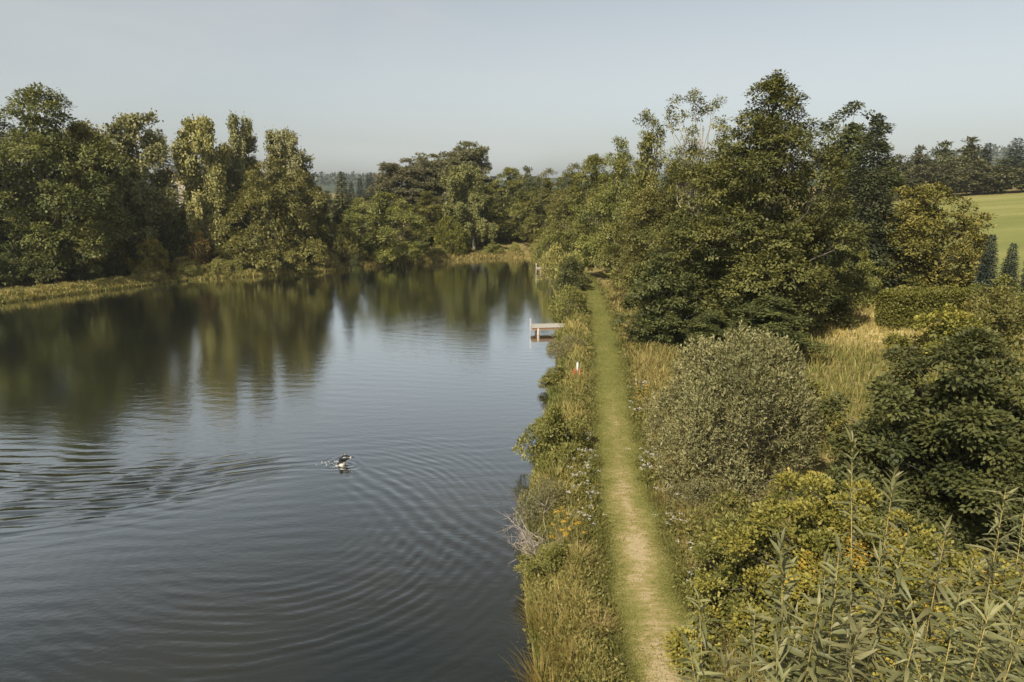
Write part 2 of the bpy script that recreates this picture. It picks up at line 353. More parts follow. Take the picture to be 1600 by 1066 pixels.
def water_material():
    m, nt, n, l, p = newmat('pond_water'); n.remove(p)
    g = n.new('ShaderNodeNewGeometry')
    def noise(scale, det, st, rot=0.):
        mp = n.new('ShaderNodeMapping'); mp.inputs['Scale'].default_value = st; mp.inputs['Rotation'].default_value = (0, 0, rot); l.new(g.outputs['Position'], mp.inputs[0])
        k = n.new('ShaderNodeTexNoise'); k.inputs['Scale'].default_value = scale; k.inputs['Detail'].default_value = det; l.new(mp.outputs[0], k.inputs['Vector']); return k.outputs['Fac']
    def mul(a_, b_, op='MULTIPLY'):
        q = n.new('ShaderNodeMath'); q.operation = op
        for i, v in enumerate((a_, b_)):
            if isinstance(v, (int, float)): q.inputs[i].default_value = v
            else: l.new(v, q.inputs[i])
        return q.outputs[0]
    r = n.new('ShaderNodeMapRange'); r.inputs[1].default_value = .35; r.inputs[2].default_value = .65; r.inputs[3].default_value = .30; r.inputs[4].default_value = 1
    l.new(noise(.10, 2, (1, 1, 1)), r.inputs[0])
    h = mul(mul(noise(2.6, 3, (.55, 1.5, 1), .12), r.outputs[0]), 1.0)
    h = mul(h, mul(noise(7.0, 4, (.7, 1.3, 1), -.5), .5), 'ADD')
    bp = n.new('ShaderNodeBump'); bp.inputs['Strength'].default_value = .5; bp.inputs['Distance'].default_value = .016
    l.new(h, bp.inputs['Height'])
    # stirred-up silt tints the body of the water brown in places
    rp = n.new('ShaderNodeValToRGB'); rp.color_ramp.elements[0].position = .4; rp.color_ramp.elements[1].position = .68
    rp.color_ramp.elements[0].color = (.009, .012, .012, 1); rp.color_ramp.elements[1].color = (.022, .020, .013, 1)
    l.new(noise(.09, 5, (1, 1, 1)), rp.inputs[0])
    df = n.new('ShaderNodeBsdfDiffuse'); l.new(rp.outputs[0], df.inputs['Color'])
    gl = n.new('ShaderNodeBsdfGlossy'); gl.inputs['Color'].default_value = (.95, .97, .95, 1); gl.inputs['Roughness'].default_value = .004; l.new(bp.outputs[0], gl.inputs['Normal'])
    lw = n.new('ShaderNodeLayerWeight'); l.new(bp.outputs[0], lw.inputs['Normal'])
    cr = n.new('ShaderNodeValToRGB'); st = [(.0, .02), (.34, .05), (.46, .13), (.54, .30), (.63, .54), (.77, .84), (1., 1.)]
    while len(cr.color_ramp.elements) < len(st): cr.color_ramp.elements.new(.5)
    for e_, (q, v) in zip(cr.color_ramp.elements, st): e_.position = q; e_.color = (v, v, v, 1)
    l.new(lw.outputs['Facing'], cr.inputs[0])
    ms = n.new('ShaderNodeMixShader'); l.new(cr.outputs[0], ms.inputs[0]); l.new(df.outputs[0], ms.inputs[1]); l.new(gl.outputs[0], ms.inputs[2])
    l.new(ms.outputs[0], n['Material Output'].inputs['Surface'])
    return m
xs = axis([(-58, -22, 1), (-22, -14, .12), (-14, 1.2, .055), (1.2, 12, .6)])
ys = axis([(-26, 8, 2), (8, 11, .3), (11, 25, .055), (25, 45, .22), (45, 97, .8)])
V, F = grid_mesh(xs, ys, wake)
tag(ob('water', mesh_np('water', V, F, mat=water_material(), smooth=True)), kind='structure')

# ------------------------------------------------------------------ foliage builders
def leaves(P, D, N, L, W, tint, fold=.18):
    """one folded rhombic blade per point: P base, D along, N up"""
    D = unit(D); S = unit(np.cross(D, N)); N = np.cross(S, D)
    L = L[:, None]; W = W[:, None]
    a = P; tip = P + D * L
    mid = P + D * L * .45 + N * W * fold
    b = mid + S * W * .5; c = mid - S * W * .5
    V = np.stack([a, b, tip, c], 1).reshape(-1, 3)
    F = np.arange(len(P) * 4).reshape(-1, 4)
    return V, F, np.repeat(tint, 4)

class Foliage:
    def __init__(s): s.V, s.F, s.T, s.n = [], [], [], 0
    def add(s, V, F, T):
        s.V.append(V); s.F.append(F + s.n); s.T.append(T); s.n += len(V)
    def mesh(s, name, mat):
        return mesh_np(name, np.concatenate(s.V), np.concatenate(s.F), np.clip(np.concatenate(s.T), 0, 1), mat)

def tubes(lines, sides=5):
    """lines: list of (points (k,3), radii (k,))"""
    Vs, Fs, n = [], [], 0
    for pts, rad in lines:
        pts = np.asarray(pts, float); rad = np.asarray(rad, float); k = len(pts)
        d = unit(np.gradient(pts, axis=0))
        up = np.where(np.abs(d[:, 2:3]) > .9, np.array([[1., 0, 0]]), np.array([[0, 0, 1.]]))
        s = unit(np.cross(d, up)); t = np.cross(s, d)
        a = np.arange(sides) * 2 * np.pi / sides
        ring = pts[:, None] + rad[:, None, None] * (s[:, None] * np.cos(a)[None, :, None] + t[:, None] * np.sin(a)[None, :, None])
        Vs.append(ring.reshape(-1, 3))
        i = (np.arange(k - 1)[:, None] * sides + np.arange(sides)[None])
        j = (np.arange(k - 1)[:, None] * sides + (np.arange(sides)[None] + 1) % sides)
        Fs.append(np.stack([i, j, j + sides, i + sides], -1).reshape(-1, 4) + n); n += k * sides
    return np.concatenate(Vs), np.concatenate(Fs)

def limb(a, b, r0, r1, g, sag=.0, wob=.06, k=6):
    a, b = np.asarray(a, float), np.asarray(b, float)
    t = np.linspace(0, 1, k)[:, None]; L = np.linalg.norm(b - a)
    p = a + (b - a) * t + g.normal(size=(k, 3)) * wob * L * (t * (1 - t) * 2)
    p[:, 2] += (t * (1 - t))[:, 0] * sag * L
    return p, r0 + (r1 - r0) * t[:, 0] ** .8

PROF = {
    'round': lambda t: np.sqrt(np.clip(1 - (2 * t - 1) ** 2, 0, 1)) * .9 + .12,
    'alder': lambda t: np.clip(1 - np.clip(t, 0, 1) ** 2.0, 0, 1) ** .75 * (.62 + .38 * np.clip(t / .22, 0, 1)),
    'oval': lambda t: np.clip(1 - np.clip(t, 0, 1) ** 2.6, 0, 1) ** .6 * (.45 + .55 * np.clip(t / .4, 0, 1)),
    'full': lambda t: np.clip(1 - np.clip(t, 0, 1) ** 3.6, 0, 1) ** .55 * (.70 + .30 * np.clip(t / .25, 0, 1)),
    'dome': lambda t: np.clip(1 - np.clip(t, 0, 1) ** 2.4, 0, 1) ** .6,
}

def broadleaf(seed, h, r, z0, nb, ncl, nlf, ls, prof='alder', mat='alder', bark='bark', rb=(.24, .40), clump=.42, flat=.55,
              lobed=.22, aspect=.62, upright=0.0, fill=.12, trunk_r=None, drop=.25, bvar=.09):
    g = np.random.default_rng(seed); P = PROF[prof]; fo = Foliage()
    t = g.random(nb * 4); keep = g.random(nb * 4) < (.25 + P(t)); t = np.sort(t[keep][:nb]); nb = len(t)
    a = np.arange(nb) * 2.399963 + g.normal(size=nb) * .5
    lump = 1 + lobed * g.normal(size=nb)
    rbb = r * g.uniform(rb[0], rb[1], nb) * (1.05 - .45 * t)
    rad = np.maximum(P(t) * r * np.clip(lump, .55, 1.5) - rbb * .75, 0.02 * r)
    inner = g.random(nb) < .2; rad = np.where(inner, rad * .45, rad)
    H = h - z0
    C = np.stack([np.cos(a) * rad, np.sin(a) * rad, z0 + t * H - rbb * .4], 1)
    C[:, 2] = np.maximum(C[:, 2], z0 + rbb * .3)
    # clumps on the outer, upper side of every bough
    w = (rbb / rbb.mean()) ** 2; per = np.maximum(3, (ncl * w / w.sum())).astype(int)
    bi = np.repeat(np.arange(nb), per); n = len(bi)
    out = unit(np.stack([C[:, 0], C[:, 1], np.full(nb, .35 * r)], 1))
    d = rdir(n, g); d = unit(d + out[bi] * .75 + np.array([0, 0, .25]))
    cp = C[bi] + d * (rbb[bi] * g.uniform(.62, 1.10, n))[:, None] * np.array([1, 1, .82])
    ct = g.normal(.42, .17, n) + g.normal(0, bvar, nb)[bi]
    cs = clump * g.uniform(.65, 1.35, n)
    # leaves in each clump
    k = np.maximum(4, (nlf * (cs / clump) ** 2)).astype(int); ci = np.repeat(np.arange(n), k); m = len(ci)
    q = rdir(m, g) * (g.random(m) ** .45)[:, None]
    pos = cp[ci] + q * cs[ci][:, None] * np.array([1, 1, flat])
    dirn = unit(q * np.array([1, 1, .5]) + d[ci] * .5 + rdir(m, g) * .55 + np.array([0, 0, upright - drop]))
    nor = unit(np.array([0, 0, .8]) + d[ci] * .8 + q * .5 + rdir(m, g) * .30)
    L = ls * g.uniform(.7, 1.35, m)
    fo.add(*leaves(pos, dirn, nor, L, L * aspect, ct[ci] + g.normal(0, .09, m)))
    nf = int(m * fill)
    if nf:
        tt = g.random(nf); aa = g.random(nf) * 6.283; rr = P(tt) * r * g.uniform(.1, .60, nf)
        pos = np.stack([np.cos(aa) * rr, np.sin(aa) * rr, z0 + tt * H * .86], 1)
        L = ls * 1.3 * g.uniform(.8, 1.3, nf)
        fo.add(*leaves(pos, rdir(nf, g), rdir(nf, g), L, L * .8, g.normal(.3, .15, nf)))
    tr = trunk_r or max(.05, h * .014)
    lines = []
    top = np.array([g.normal() * .03 * h, g.normal() * .03 * h, h * .86])
    tp = limb((0, 0, -.3), top, tr * 1.35, tr * .18, g, wob=.02, k=10); lines.append(tp)
    for b in range(nb):
        f = np.clip((C[b, 2] / h) * g.uniform(.55, .8), .06, .8); j = f * 9
        base = tp[0][int(j)] * (1 - j % 1) + tp[0][min(9, int(j) + 1)] * (j % 1)
        lines.append(limb(base, C[b] + out[b] * rbb[b] * .4, tr * (.55 - .4 * f), tr * .07, g, sag=-.12, k=6))
        for _ in range(2):
            lines.append(limb(C[b], C[b] + rdir(1, g)[0] * rbb[b] * .8 + out[b] * rbb[b] * .4, tr * .12, tr * .04, g, k=4))
    tv, tf = tubes(lines)
    return mesh_np('trunk', tv, tf, mat=M[bark], smooth=True), fo.mesh('crown', M[mat])

def birch(seed, h, r, n_str, nl, ls, mat='birch', z0=.18, stems=1, gap=.0):
    g = np.random.default_rng(seed); fo = Foliage(); lines = []
    tr = h * .0125
    tops = [np.array([g.normal() * .05 * h + (s_ - (stems - 1) / 2) * r * .5, g.normal() * .04 * h, h * (1 - .10 * s_)]) for s_ in range(stems)]
    tps = [limb((s_ * .2, 0, -.3), tops[s_], tr, tr * .15, g, wob=.025, k=12) for s_ in range(stems)]
    lines += tps
    for s_ in range(stems):
        nb = int(38 / stems) + 8
        for b in range(nb):
            f = z0 + (1 - z0) * (b + g.random() * .8) / nb
            j = min(f, .985) * 11; base = tps[s_][0][int(j)] * (1 - j % 1) + tps[s_][0][min(11, int(j) + 1)] * (j % 1)
            a = b * 2.4 + g.normal() * .5
            env = r * (.34 + .66 * np.sin(np.clip((1 - f) / (1 - z0) * 1.9 + .25, 0, np.pi * .62)) ) * g.uniform(.55, 1.1) / (1 if stems == 1 else 1.3)
            tip = base + np.array([np.cos(a) * env, np.sin(a) * env, env * .75 * g.uniform(.5, 1.2)])
            if tip[2] > h: tip[2] = h - g.random() * .03 * h
            L = limb(base, tip, tr * .42 * (1.05 - f), tr * .05, g, sag=.25, k=7); lines.append(L)
            ns = int(n_str / nb / stems * (0.5 + env / r)) + 2
            u = g.random(ns) ** .6 * .95 + .08; u = np.minimum(u, 1) * 5.99; ui = u.astype(int); fr = (u - ui)[:, None]
            sp = L[0][ui] * (1 - fr) + L[0][np.minimum(ui + 1, 6)] * fr
            ln = g.uniform(.6, 2.4, ns) * (h / 15) * (.6 + .9 * (1 - f)); st = g.normal(.45, .17, ns) + g.normal() * .08
            k = np.maximum(6, (nl * ln)).astype(int); si = np.repeat(np.arange(ns), k); m = len(si)
            v = g.random(m); off = g.normal(size=(m, 3)) * (.10 + .10 * (1 - v))[:, None] * (h / 15)
            sway = g.normal(size=(ns, 2)) * .12
            pos = sp[si] + off; pos[:, 2] -= v * ln[si]; pos[:, :2] += sway[si] * v[:, None]
            D = rdir(m, g) * .6 + np.array([0, 0, -1.0]); N = rdir(m, g) + np.array([np.cos(a), np.sin(a), .6])
            LL = ls * g.uniform(.7, 1.3, m)
            fo.add(*leaves(pos, D, N, LL, LL * .55, st[si] + g.normal(0, .13, m)))
    tv, tf = tubes(lines)
    return mesh_np('trunk', tv, tf, mat=M['birchbark'], smooth=True), fo.mesh('crown', M[mat])

def spruce(seed, h, r, tiers, per, ls, mat='spruce', droop=.28, power=1.0, z0=.06, w=.34):
    g = np.random.default_rng(seed); fo = Foliage(); lines = [limb((0, 0, -.3), (0, 0, h), h * .014, .01, g, wob=.004, k=8)]
    for i in range(tiers):
        f = z0 + (1 - z0) * (i / tiers) ** .92
        z = f * h; env = r * (1 - f) ** power * g.uniform(.85, 1.12) + .03 * r
        nb = max(5, int(13 * (1 - f) + 5))
        for b in range(nb):
            a = b * 6.283 / nb + i * 1.1 + g.normal() * .15; e = env * g.uniform(.72, 1.12)
            d = np.array([np.cos(a), np.sin(a), 0])
            m = max(6, int(per * (.25 + e / r)))
            u = g.random(m) ** .7; wd = e * w * (1 - u * .75)
            sx = g.uniform(-1, 1, m)
            pos = np.array([0, 0, z]) + d * (u * e)[:, None] + np.array([-d[1], d[0], 0]) * (sx * wd)[:, None]
            pos[:, 2] += -droop * e * (u ** 1.5) + .20 * e * np.clip(u - .75, 0, 1) - np.abs(sx) * wd * .35 + g.normal(size=m) * .03 * r
            D = d * .9 + np.array([-d[1], d[0], 0]) * (sx * .9)[:, None] + rdir(m, g) * .35 + np.array([0, 0, -.25])
            L = ls * g.uniform(.7, 1.35, m)
            fo.add(*leaves(pos, D, np.array([0, 0, 1.]) + rdir(m, g) * .5, L, L * .42, g.normal(.4, .2) + g.normal(0, .13, m)))
            if b % 2 == 0: lines.append(limb((0, 0, z), np.array([0, 0, z - droop * e * .9]) + d * e * .9, h * .004, .006, g, wob=.01, k=4))
    tv, tf = tubes(lines, 4)
    return mesh_np('trunk', tv, tf, mat=M['bark'], smooth=True), fo.mesh('crown', M[mat])

def pine(seed, h, r, nb, per, ls):
    g = np.random.default_rng(seed); fo = Foliage(); tr = h * .015
    tp = limb((0, 0, -.3), (g.normal() * .3, g.normal() * .3, h * .95), tr, tr * .25, g, wob=.015, k=10); lines = [tp]
    for b in range(nb):
        f = .30 + .70 * (b + g.random()) / nb
        env = r * (.5 + .6 * np.sin(np.clip((1 - f) * 3.2 + .35, 0, 2.2))) * g.uniform(.5, 1.05)
        a = b * 2.4 + g.normal() * .4
        j = min(f, .98) * 9; base = tp[0][int(j)] * (1 - j % 1) + tp[0][min(9, int(j) + 1)] * (j % 1)
        d = np.array([np.cos(a), np.sin(a), 0]); tip = base + d * env + np.array([0, 0, env * .22])
        lines.append(limb(base, tip, tr * .35 * (1.1 - f), tr * .06, g, sag=.12, k=6))
        npd = 5
        for q in range(npd):
            c = base + (tip - base) * g.uniform(.45, 1.08) + g.normal(size=3) * env * np.array([.25, .25, .20])
            rr = r * g.uniform(.20, .34); ntu = int(per / npd); 
            dd = rdir(ntu, g); dd[:, 2] = np.abs(dd[:, 2]) * .9 - .15
            cp = c + dd * rr * np.array([1, 1, .72]) * (g.random(ntu) ** .4)[:, None]
            k = 7; ci = np.repeat(np.arange(ntu), k); m = len(ci)
            D = rdir(m, g) * .85 + dd[ci] * .5 + np.array([0, 0, .55]); L = ls * g.uniform(.7, 1.3, m)
            fo.add(*leaves(cp[ci] + g.normal(size=(m, 3)) * .05, D, rdir(m, g), L, L * .30, np.repeat(g.normal(.42, .2, ntu), k) + g.normal(0, .1, m)))
    tv, tf = tubes(lines)
    return mesh_np('trunk', tv, tf, mat=M['pinebark'], smooth=True), fo.mesh('crown', M['pine'])

def plume_shrub(seed, h, r, n, per, ls, mat, aspect=.30, spread=.55, lobes=22):
    """many-stemmed willow: every shoot ends in an upright plume of narrow leaves"""
    g = np.random.default_rng(seed); fo = Foliage(); lines = []
    nlobe = lobes; lz = g.random(nlobe) ** .8; la = np.arange(nlobe) * 2.4 + g.normal(size=nlobe) * .4
    lr = g.uniform(.26, .46, nlobe) * (1 - .25 * lz); rr_ = np.sqrt(np.clip(1 - lz ** 2, 0, 1)) * (1 - lr * .8) * g.uniform(.75, 1.1, nlobe)
    lc = np.stack([np.cos(la) * rr_, np.sin(la) * rr_, lz * (1 - lr * .8) * .98], 1)
    li = g.choice(nlobe, n * 2, p=lr ** 2 / (lr ** 2).sum()); d = unit(rdir(n * 2, g) + unit(lc[li] + np.array([0, 0, .15])) * .55)
    p_ = lc[li] + d * (lr[li] * np.where(g.random(n * 2) < .75, g.uniform(.86, 1.08, n * 2), g.uniform(.4, .86, n * 2)))[:, None]
    own = ((p_[:, None] - lc[None]) ** 2).sum(2) < (lr[None] * .80) ** 2; own[np.arange(n * 2), li] = False
    ok = (~own.any(1)) & (p_[:, 2] > -.02); p_, d = p_[ok][:n], d[ok][:n]; n = len(d)
    tip = p_ * np.array([r, r, h])
    tip[:, 2] = np.maximum(tip[:, 2], .12)
    grow = unit(d * spread + np.array([0, 0, .8]) + g.normal(size=(n, 3)) * .18)
    ln = g.uniform(.22, .55, n) * (h / 4.5); ct = g.normal(.45, .15, n) + g.normal(0, .10, nlobe)[li[ok][:n]]
    k = np.maximum(5, (per * ln / .35)).astype(int); ci = np.repeat(np.arange(n), k); m = len(ci)
    v = g.random(m); pos = tip[ci] - grow[ci] * (v * ln[ci])[:, None] + g.normal(size=(m, 3)) * .025
    D = grow[ci] * (.75 + .4 * (1 - v))[:, None] + rdir(m, g) * .85; L = ls * g.uniform(.65, 1.3, m)
    fo.add(*leaves(pos, D, rdir(m, g) + d[ci] + np.array([0, 0, .5]), L, L * aspect, ct[ci] + g.normal(0, .13, m)))
    for q in range(0, n, max(1, n // 90)):
        b = np.array([g.normal() * r * .15, g.normal() * r * .15, -.2])
        lines.append(limb(b, tip[q], .028 * h / 4.5, .005, g, sag=.1, k=6))
    tv, tf = tubes(lines, 4)
    return mesh_np('stems', tv, tf, mat=M['bark'], smooth=True), fo.mesh('foliage', M[mat])

KINDS = {}
def kind(name, fn, h, r):
    KINDS[name] = (fn, h, r)

def place(kindname, name, x, y, height, radius, label, cat='tree', group=None, rot=None, mats=None, sink=0, lean=0):
    (tm, cm), h, r = KINDS[kindname]
    e = bpy.data.objects.new(name, None); COL.objects.link(e); e.empty_display_size = .3
    z = float(ground(np.array([x]), np.array([y]))[0])
    e.location = (x, y, z - sink)
    e.rotation_euler = (lean, 0, rot if rot is not None else (x * 12.9898 + y * 78.233) % 6.283)
    s = radius / r; e.scale = (s, s, height / h)
    for pn, me in ((tm.name.split('.')[0], tm), (cm.name.split('.')[0], cm)):
        c = ob(pn, me, e)
        if pn in ('crown', 'foliage', 'stems'): c['kind'] = 'stuff'
    tag(e, label, cat, group)
    return e
def gz(x, y): return float(ground(np.array([float(x)]), np.array([float(y)]))[0])

# ------------------------------------------------------------------ one of each kind of tree and shrub
kind('alder_a', broadleaf(11, 12, 4.0, .9, 56, 1300, 26, .20, 'alder', fill=.07), 12, 4.0)
kind('alder_b', broadleaf(12, 12, 4.0, .5, 60, 1300, 26, .20, 'oval', fill=.07), 12, 4.0)
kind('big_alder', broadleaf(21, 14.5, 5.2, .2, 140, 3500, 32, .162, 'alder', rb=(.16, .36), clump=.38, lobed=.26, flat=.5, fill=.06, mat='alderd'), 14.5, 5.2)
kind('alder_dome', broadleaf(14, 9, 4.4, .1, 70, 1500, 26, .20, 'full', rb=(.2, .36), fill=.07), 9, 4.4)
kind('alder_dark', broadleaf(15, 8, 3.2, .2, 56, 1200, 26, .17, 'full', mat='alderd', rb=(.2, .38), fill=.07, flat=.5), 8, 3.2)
kind('birch_g', birch(44, 15, 3.0, 1150, 22, .24, mat='birchg', z0=.2), 15, 3.0)
kind('ash', broadleaf(31, 15, 6.0, .6, 84, 2000, 27, .24, 'full', mat='ash', rb=(.18, .36), clump=.58, lobed=.26, fill=.07), 15, 6.0)
kind('maple', broadleaf(32, 12, 3.4, .6, 44, 900, 24, .26, 'oval', mat='maple', rb=(.26, .42), clump=.5), 12, 3.4)
kind('dark_tree', broadleaf(38, 14, 3.6, 1.0, 50, 1000, 24, .24, 'full', mat='darkt', rb=(.24, .4), lobed=.14), 14, 3.6)
kind('round_tree', broadleaf(34, 7.4, 4.5, .2, 110, 1700, 22, .20, 'full', mat='roundt', rb=(.18, .30), clump=.38, lobed=.07, upright=.2), 7.4, 4.5)
kind('sparse', broadleaf(35, 14.3, 2.0, 8.6, 34, 420, 22, .15, 'round', mat='alder', bark='deadbark', rb=(.3, .5), clump=.34, lobed=.35, fill=0, trunk_r=.17), 14.3, 2.0)
kind('birch_b', birch(42, 15, 2.8, 1150, 22, .24, stems=2), 15, 2.8)
kind('birch_y', birch(43, 15, 2.6, 1150, 22, .24, mat='birchy'), 15, 2.6)
kind('spruce_a', spruce(51, 11, 2.4, 36, 26, .27, droop=.42, w=.5), 11, 2.4)
kind('broad_conifer', spruce(52, 12.5, 2.8, 44, 46, .20, droop=.22, power=.85, w=.5, mat='conif'), 12.5, 2.8)
kind('pine_b', pine(62, 12, 3.6, 40, 160, .34), 12, 3.6)
kind('hill_tree_a', broadleaf(71, 11, 4.0, .8, 36, 300, 14, .50, 'oval', mat='fard', clump=.8), 11, 4.0)
kind('hill_tree_b', broadleaf(72, 11, 4.0, .8, 30, 300, 14, .50, 'alder', mat='fard', clump=.8, lobed=.3), 11, 4.0)
kind('far_spruce', spruce(73, 11, 2.2, 26, 11, .55, mat='farc', droop=.4, w=.5), 11, 2.2)
kind('far_pine', spruce(74, 12, 3.0, 22, 13, .6, mat='farc', power=.6, droop=.2, z0=.2, w=.5), 12, 3.0)
kind('bush_a', broadleaf(81, 2.4, 1.6, .05, 40, 420, 20, .13, 'dome', mat='bush', rb=(.22, .38), clump=.24, upright=.35), 2.4, 1.6)
kind('bush_b', plume_shrub(82, 2.4, 1.6, 950, 8, .15, 'bush', .42), 2.4, 1.6)
kind('bush_pale', plume_shrub(83, 2.4, 1.6, 950, 8, .17, 'bushy', .42), 2.4, 1.6)
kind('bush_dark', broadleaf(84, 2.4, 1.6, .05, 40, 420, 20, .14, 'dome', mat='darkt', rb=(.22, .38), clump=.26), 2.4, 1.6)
kind('bush_grey', plume_shrub(85, 2.4, 1.6, 1300, 8, .11, 'silver', .34), 2.4, 1.6)
kind('bush_yellow', broadleaf(86, 2.4, 1.6, .05, 36, 420, 20, .13, 'dome', mat='yellow', rb=(.22, .38), clump=.24, upright=.35), 2.4, 1.6)
kind('bush_rust', broadleaf(87, 2.4, 1.6, .05, 30, 380, 18, .13, 'dome', mat='rust', rb=(.22, .38), clump=.24), 2.4, 1.6)
kind('silver_willow', plume_shrub(91, 4.9, 2.6, 6000, 9, .098, 'silver', .36, lobes=24), 4.9, 2.6)
kind('dark_shrub', broadleaf(92, 5.0, 2.5, .05, 95, 2000, 24, .112, 'dome', mat='dark', rb=(.16, .28), clump=.27, lobed=.15, aspect=.6), 5.0, 2.5)
kind('hawthorn', broadleaf(93, 3.1, 2.3, .05, 120, 2400, 22, .068, 'dome', mat='yellow', rb=(.10, .22), clump=.17, lobed=.30, aspect=.7, upright=.5, bvar=.2), 3.1, 2.3)
kind('shrub_tall', broadleaf(96, 5.5, 1.9, .1, 60, 900, 24, .15, 'oval', mat='darkt', rb=(.24, .4), clump=.26, lobed=.25), 5.5, 1.9)
kind('willow_yellow', plume_shrub(97, 4.5, 2.8, 1300, 8, .26, 'hedge', .4), 4.5, 2.8)
kind('green_hawthorn', broadleaf(98, 2.6, 1.5, .05, 60, 1000, 20, .072, 'dome', mat='bush', rb=(.12, .26), clump=.18, lobed=.28, aspect=.7, upright=.4, bvar=.15), 2.6, 1.5)
kind('thuja', spruce(95, 3.6, .62, 40, 13, .13, mat='thuja', droop=-.75, power=.62, z0=.02, w=.6), 3.6, .62)

def nth(i, n): return 'leftmost' if i == 0 else 'rightmost' if i == n - 1 else ['', 'second', 'third', 'fourth', 'fifth', 'sixth'][i] + ' from left'
def T(k, name, x, y, ztop, r, label, cat='tree', group=None, **kw):
    return place(k, name, x, y, ztop - gz(x, y), r, label, cat, group, **kw)

# ------------------------------------------------------------------ left bank
LB = 'trees on the left bank'
T('ash', 'ash_tree', -44.2, 66.5, 18.2, 6.2, 'tallest dark green broadleaf tree at the left edge of the photo', group=LB)
T('maple', 'maple_tree', -41.4, 68.5, 15.0, 3.4, 'yellow-green rounded tree beside the big dark tree at left', group=LB)
T('dark_tree', 'broadleaf_tree', -51.5, 69, 17.0, 4.6, 'dark tree cut off by the left edge behind the tallest one', group=LB)
T('birch_b', 'birch_tree', -47.7, 76, 15.8, 2.8, 'small pale birch peeping up behind the yellow-green tree at left', group=LB)
T('birch_b', 'birch_tree', -40.1, 74, 17.1, 5.0, 'broad weeping birch, leftmost of the tall birches', group=LB)
T('spruce_a', 'spruce_tree', -41.6, 84, 16.2, 3.3, 'dark spruce whose drooping branches show beside the broad weeping birch', group=LB)
T('birch_y', 'birch_tree', -34.2, 77, 16.9, 3.2, 'yellowing weeping birch with pale trunk, second of the tall birches', group=LB)
T('birch_b', 'birch_tree', -31.6, 82, 17.5, 2.9, 'slim tall birch with loose grey-green crown between two weeping birches', group=LB, rot=1.2)
T('birch_b', 'birch_tree', -26.7, 84, 16.2, 4.0, 'weeping birch behind the lush alder at the water', group=LB)
T('alder_dome', 'alder_tree', -26.2, 76.2, 11.9, 4.5, 'lush olive alder leaning over the left shore below the birches', group=LB)
T('birch_y', 'birch_tree', -24.8, 90, 9.6, 1.4, 'small yellowish birch at the gap where the far hill shows', group=LB)
T('spruce_a', 'spruce_tree', -22.6, 93, 11.5, 3.2, 'pointed spruce right of the gap to the far hill', group=LB)
T('alder_dome', 'alder_tree', -15.6, 85.4, 8.5, 4.5, 'low round dark alder overhanging the middle of the far shore', group=LB)
for i, (x, y, zt, r) in enumerate([(-55, 74, 14, 4), (-50, 86, 13, 4.2), (-38, 92, 13, 4), (-33, 94, 10, 4), (-29, 92, 11, 3.8)]):
    T('dark_tree', 'broadleaf_tree', x, y, zt, r, nth(i, 5) + ' of the dark trees filling in behind the birches', group='trees filling in behind the birches')
LU = 'shrubs under the left bank trees'
for i, (k, x, y, zt, r, lab) in enumerate([
    ('bush_yellow', -36.6, 69.6, 4.3, 1.5, 'yellowing shrub with bare twigs below the broad weeping birch'),
    ('bush_rust', -34.0, 74.8, 4.6, 1.6, 'rusty red-brown shrub left of the lush alder'),
    ('bush_dark', -34.3, 79.5, 7.2, 2.3, 'dark glossy shrub behind the rusty one on the left bank'),
    ('bush_dark', -38.3, 75.5, 7.6, 3.0, 'broad dark shrub in shade between the first two tall birches'),
    ('bush_a', -30.5, 75.5, 4.2, 1.8, 'green shrub close against the left side of the lush alder'),
    ('bush_pale', -21.6, 78.6, 2.6, 1.6, 'pale yellow-green shrub right of the lush alder by the shore'),
    ('bush_b', -19.8, 82.0, 5.3, 1.8, 'grey-green rounded bush left of the low round alder'),
    ('bush_a', -22.8, 82.5, 6.0, 2.2, 'leafy green bush under the gap to the far hill'),
    ('bush_dark', -18.2, 79.6, 1.7, .8, 'very small dark bush standing at the waterline left of the round alder')]):
    T(k, 'shrub', x, y, zt, r, lab, 'shrub', LU)
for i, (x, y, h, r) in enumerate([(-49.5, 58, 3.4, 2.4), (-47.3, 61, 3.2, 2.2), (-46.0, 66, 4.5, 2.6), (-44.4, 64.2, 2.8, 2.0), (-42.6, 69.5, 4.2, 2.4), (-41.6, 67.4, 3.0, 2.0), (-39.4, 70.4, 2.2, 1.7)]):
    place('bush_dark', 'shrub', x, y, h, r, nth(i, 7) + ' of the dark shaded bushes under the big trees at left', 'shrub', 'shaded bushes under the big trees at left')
for i, (x, y, h, r) in enumerate([(-36.9, 69.2, 1.6, 1.5), (-35.6, 67.6, 1.2, 1.2), (-34.6, 72.0, 1.8, 1.5), (-33.6, 71.2, 1.4, 1.4), (-31.4, 72.8, 1.5, 1.6), (-30.4, 74.0, 1.3, 1.4)]):
    place('bush_pale', 'waterside_bush', x, y, h, r, nth(i, 6) + ' of the low yellow-green bushes on the left shore strip', 'shrub', 'low bushes along the left shore')

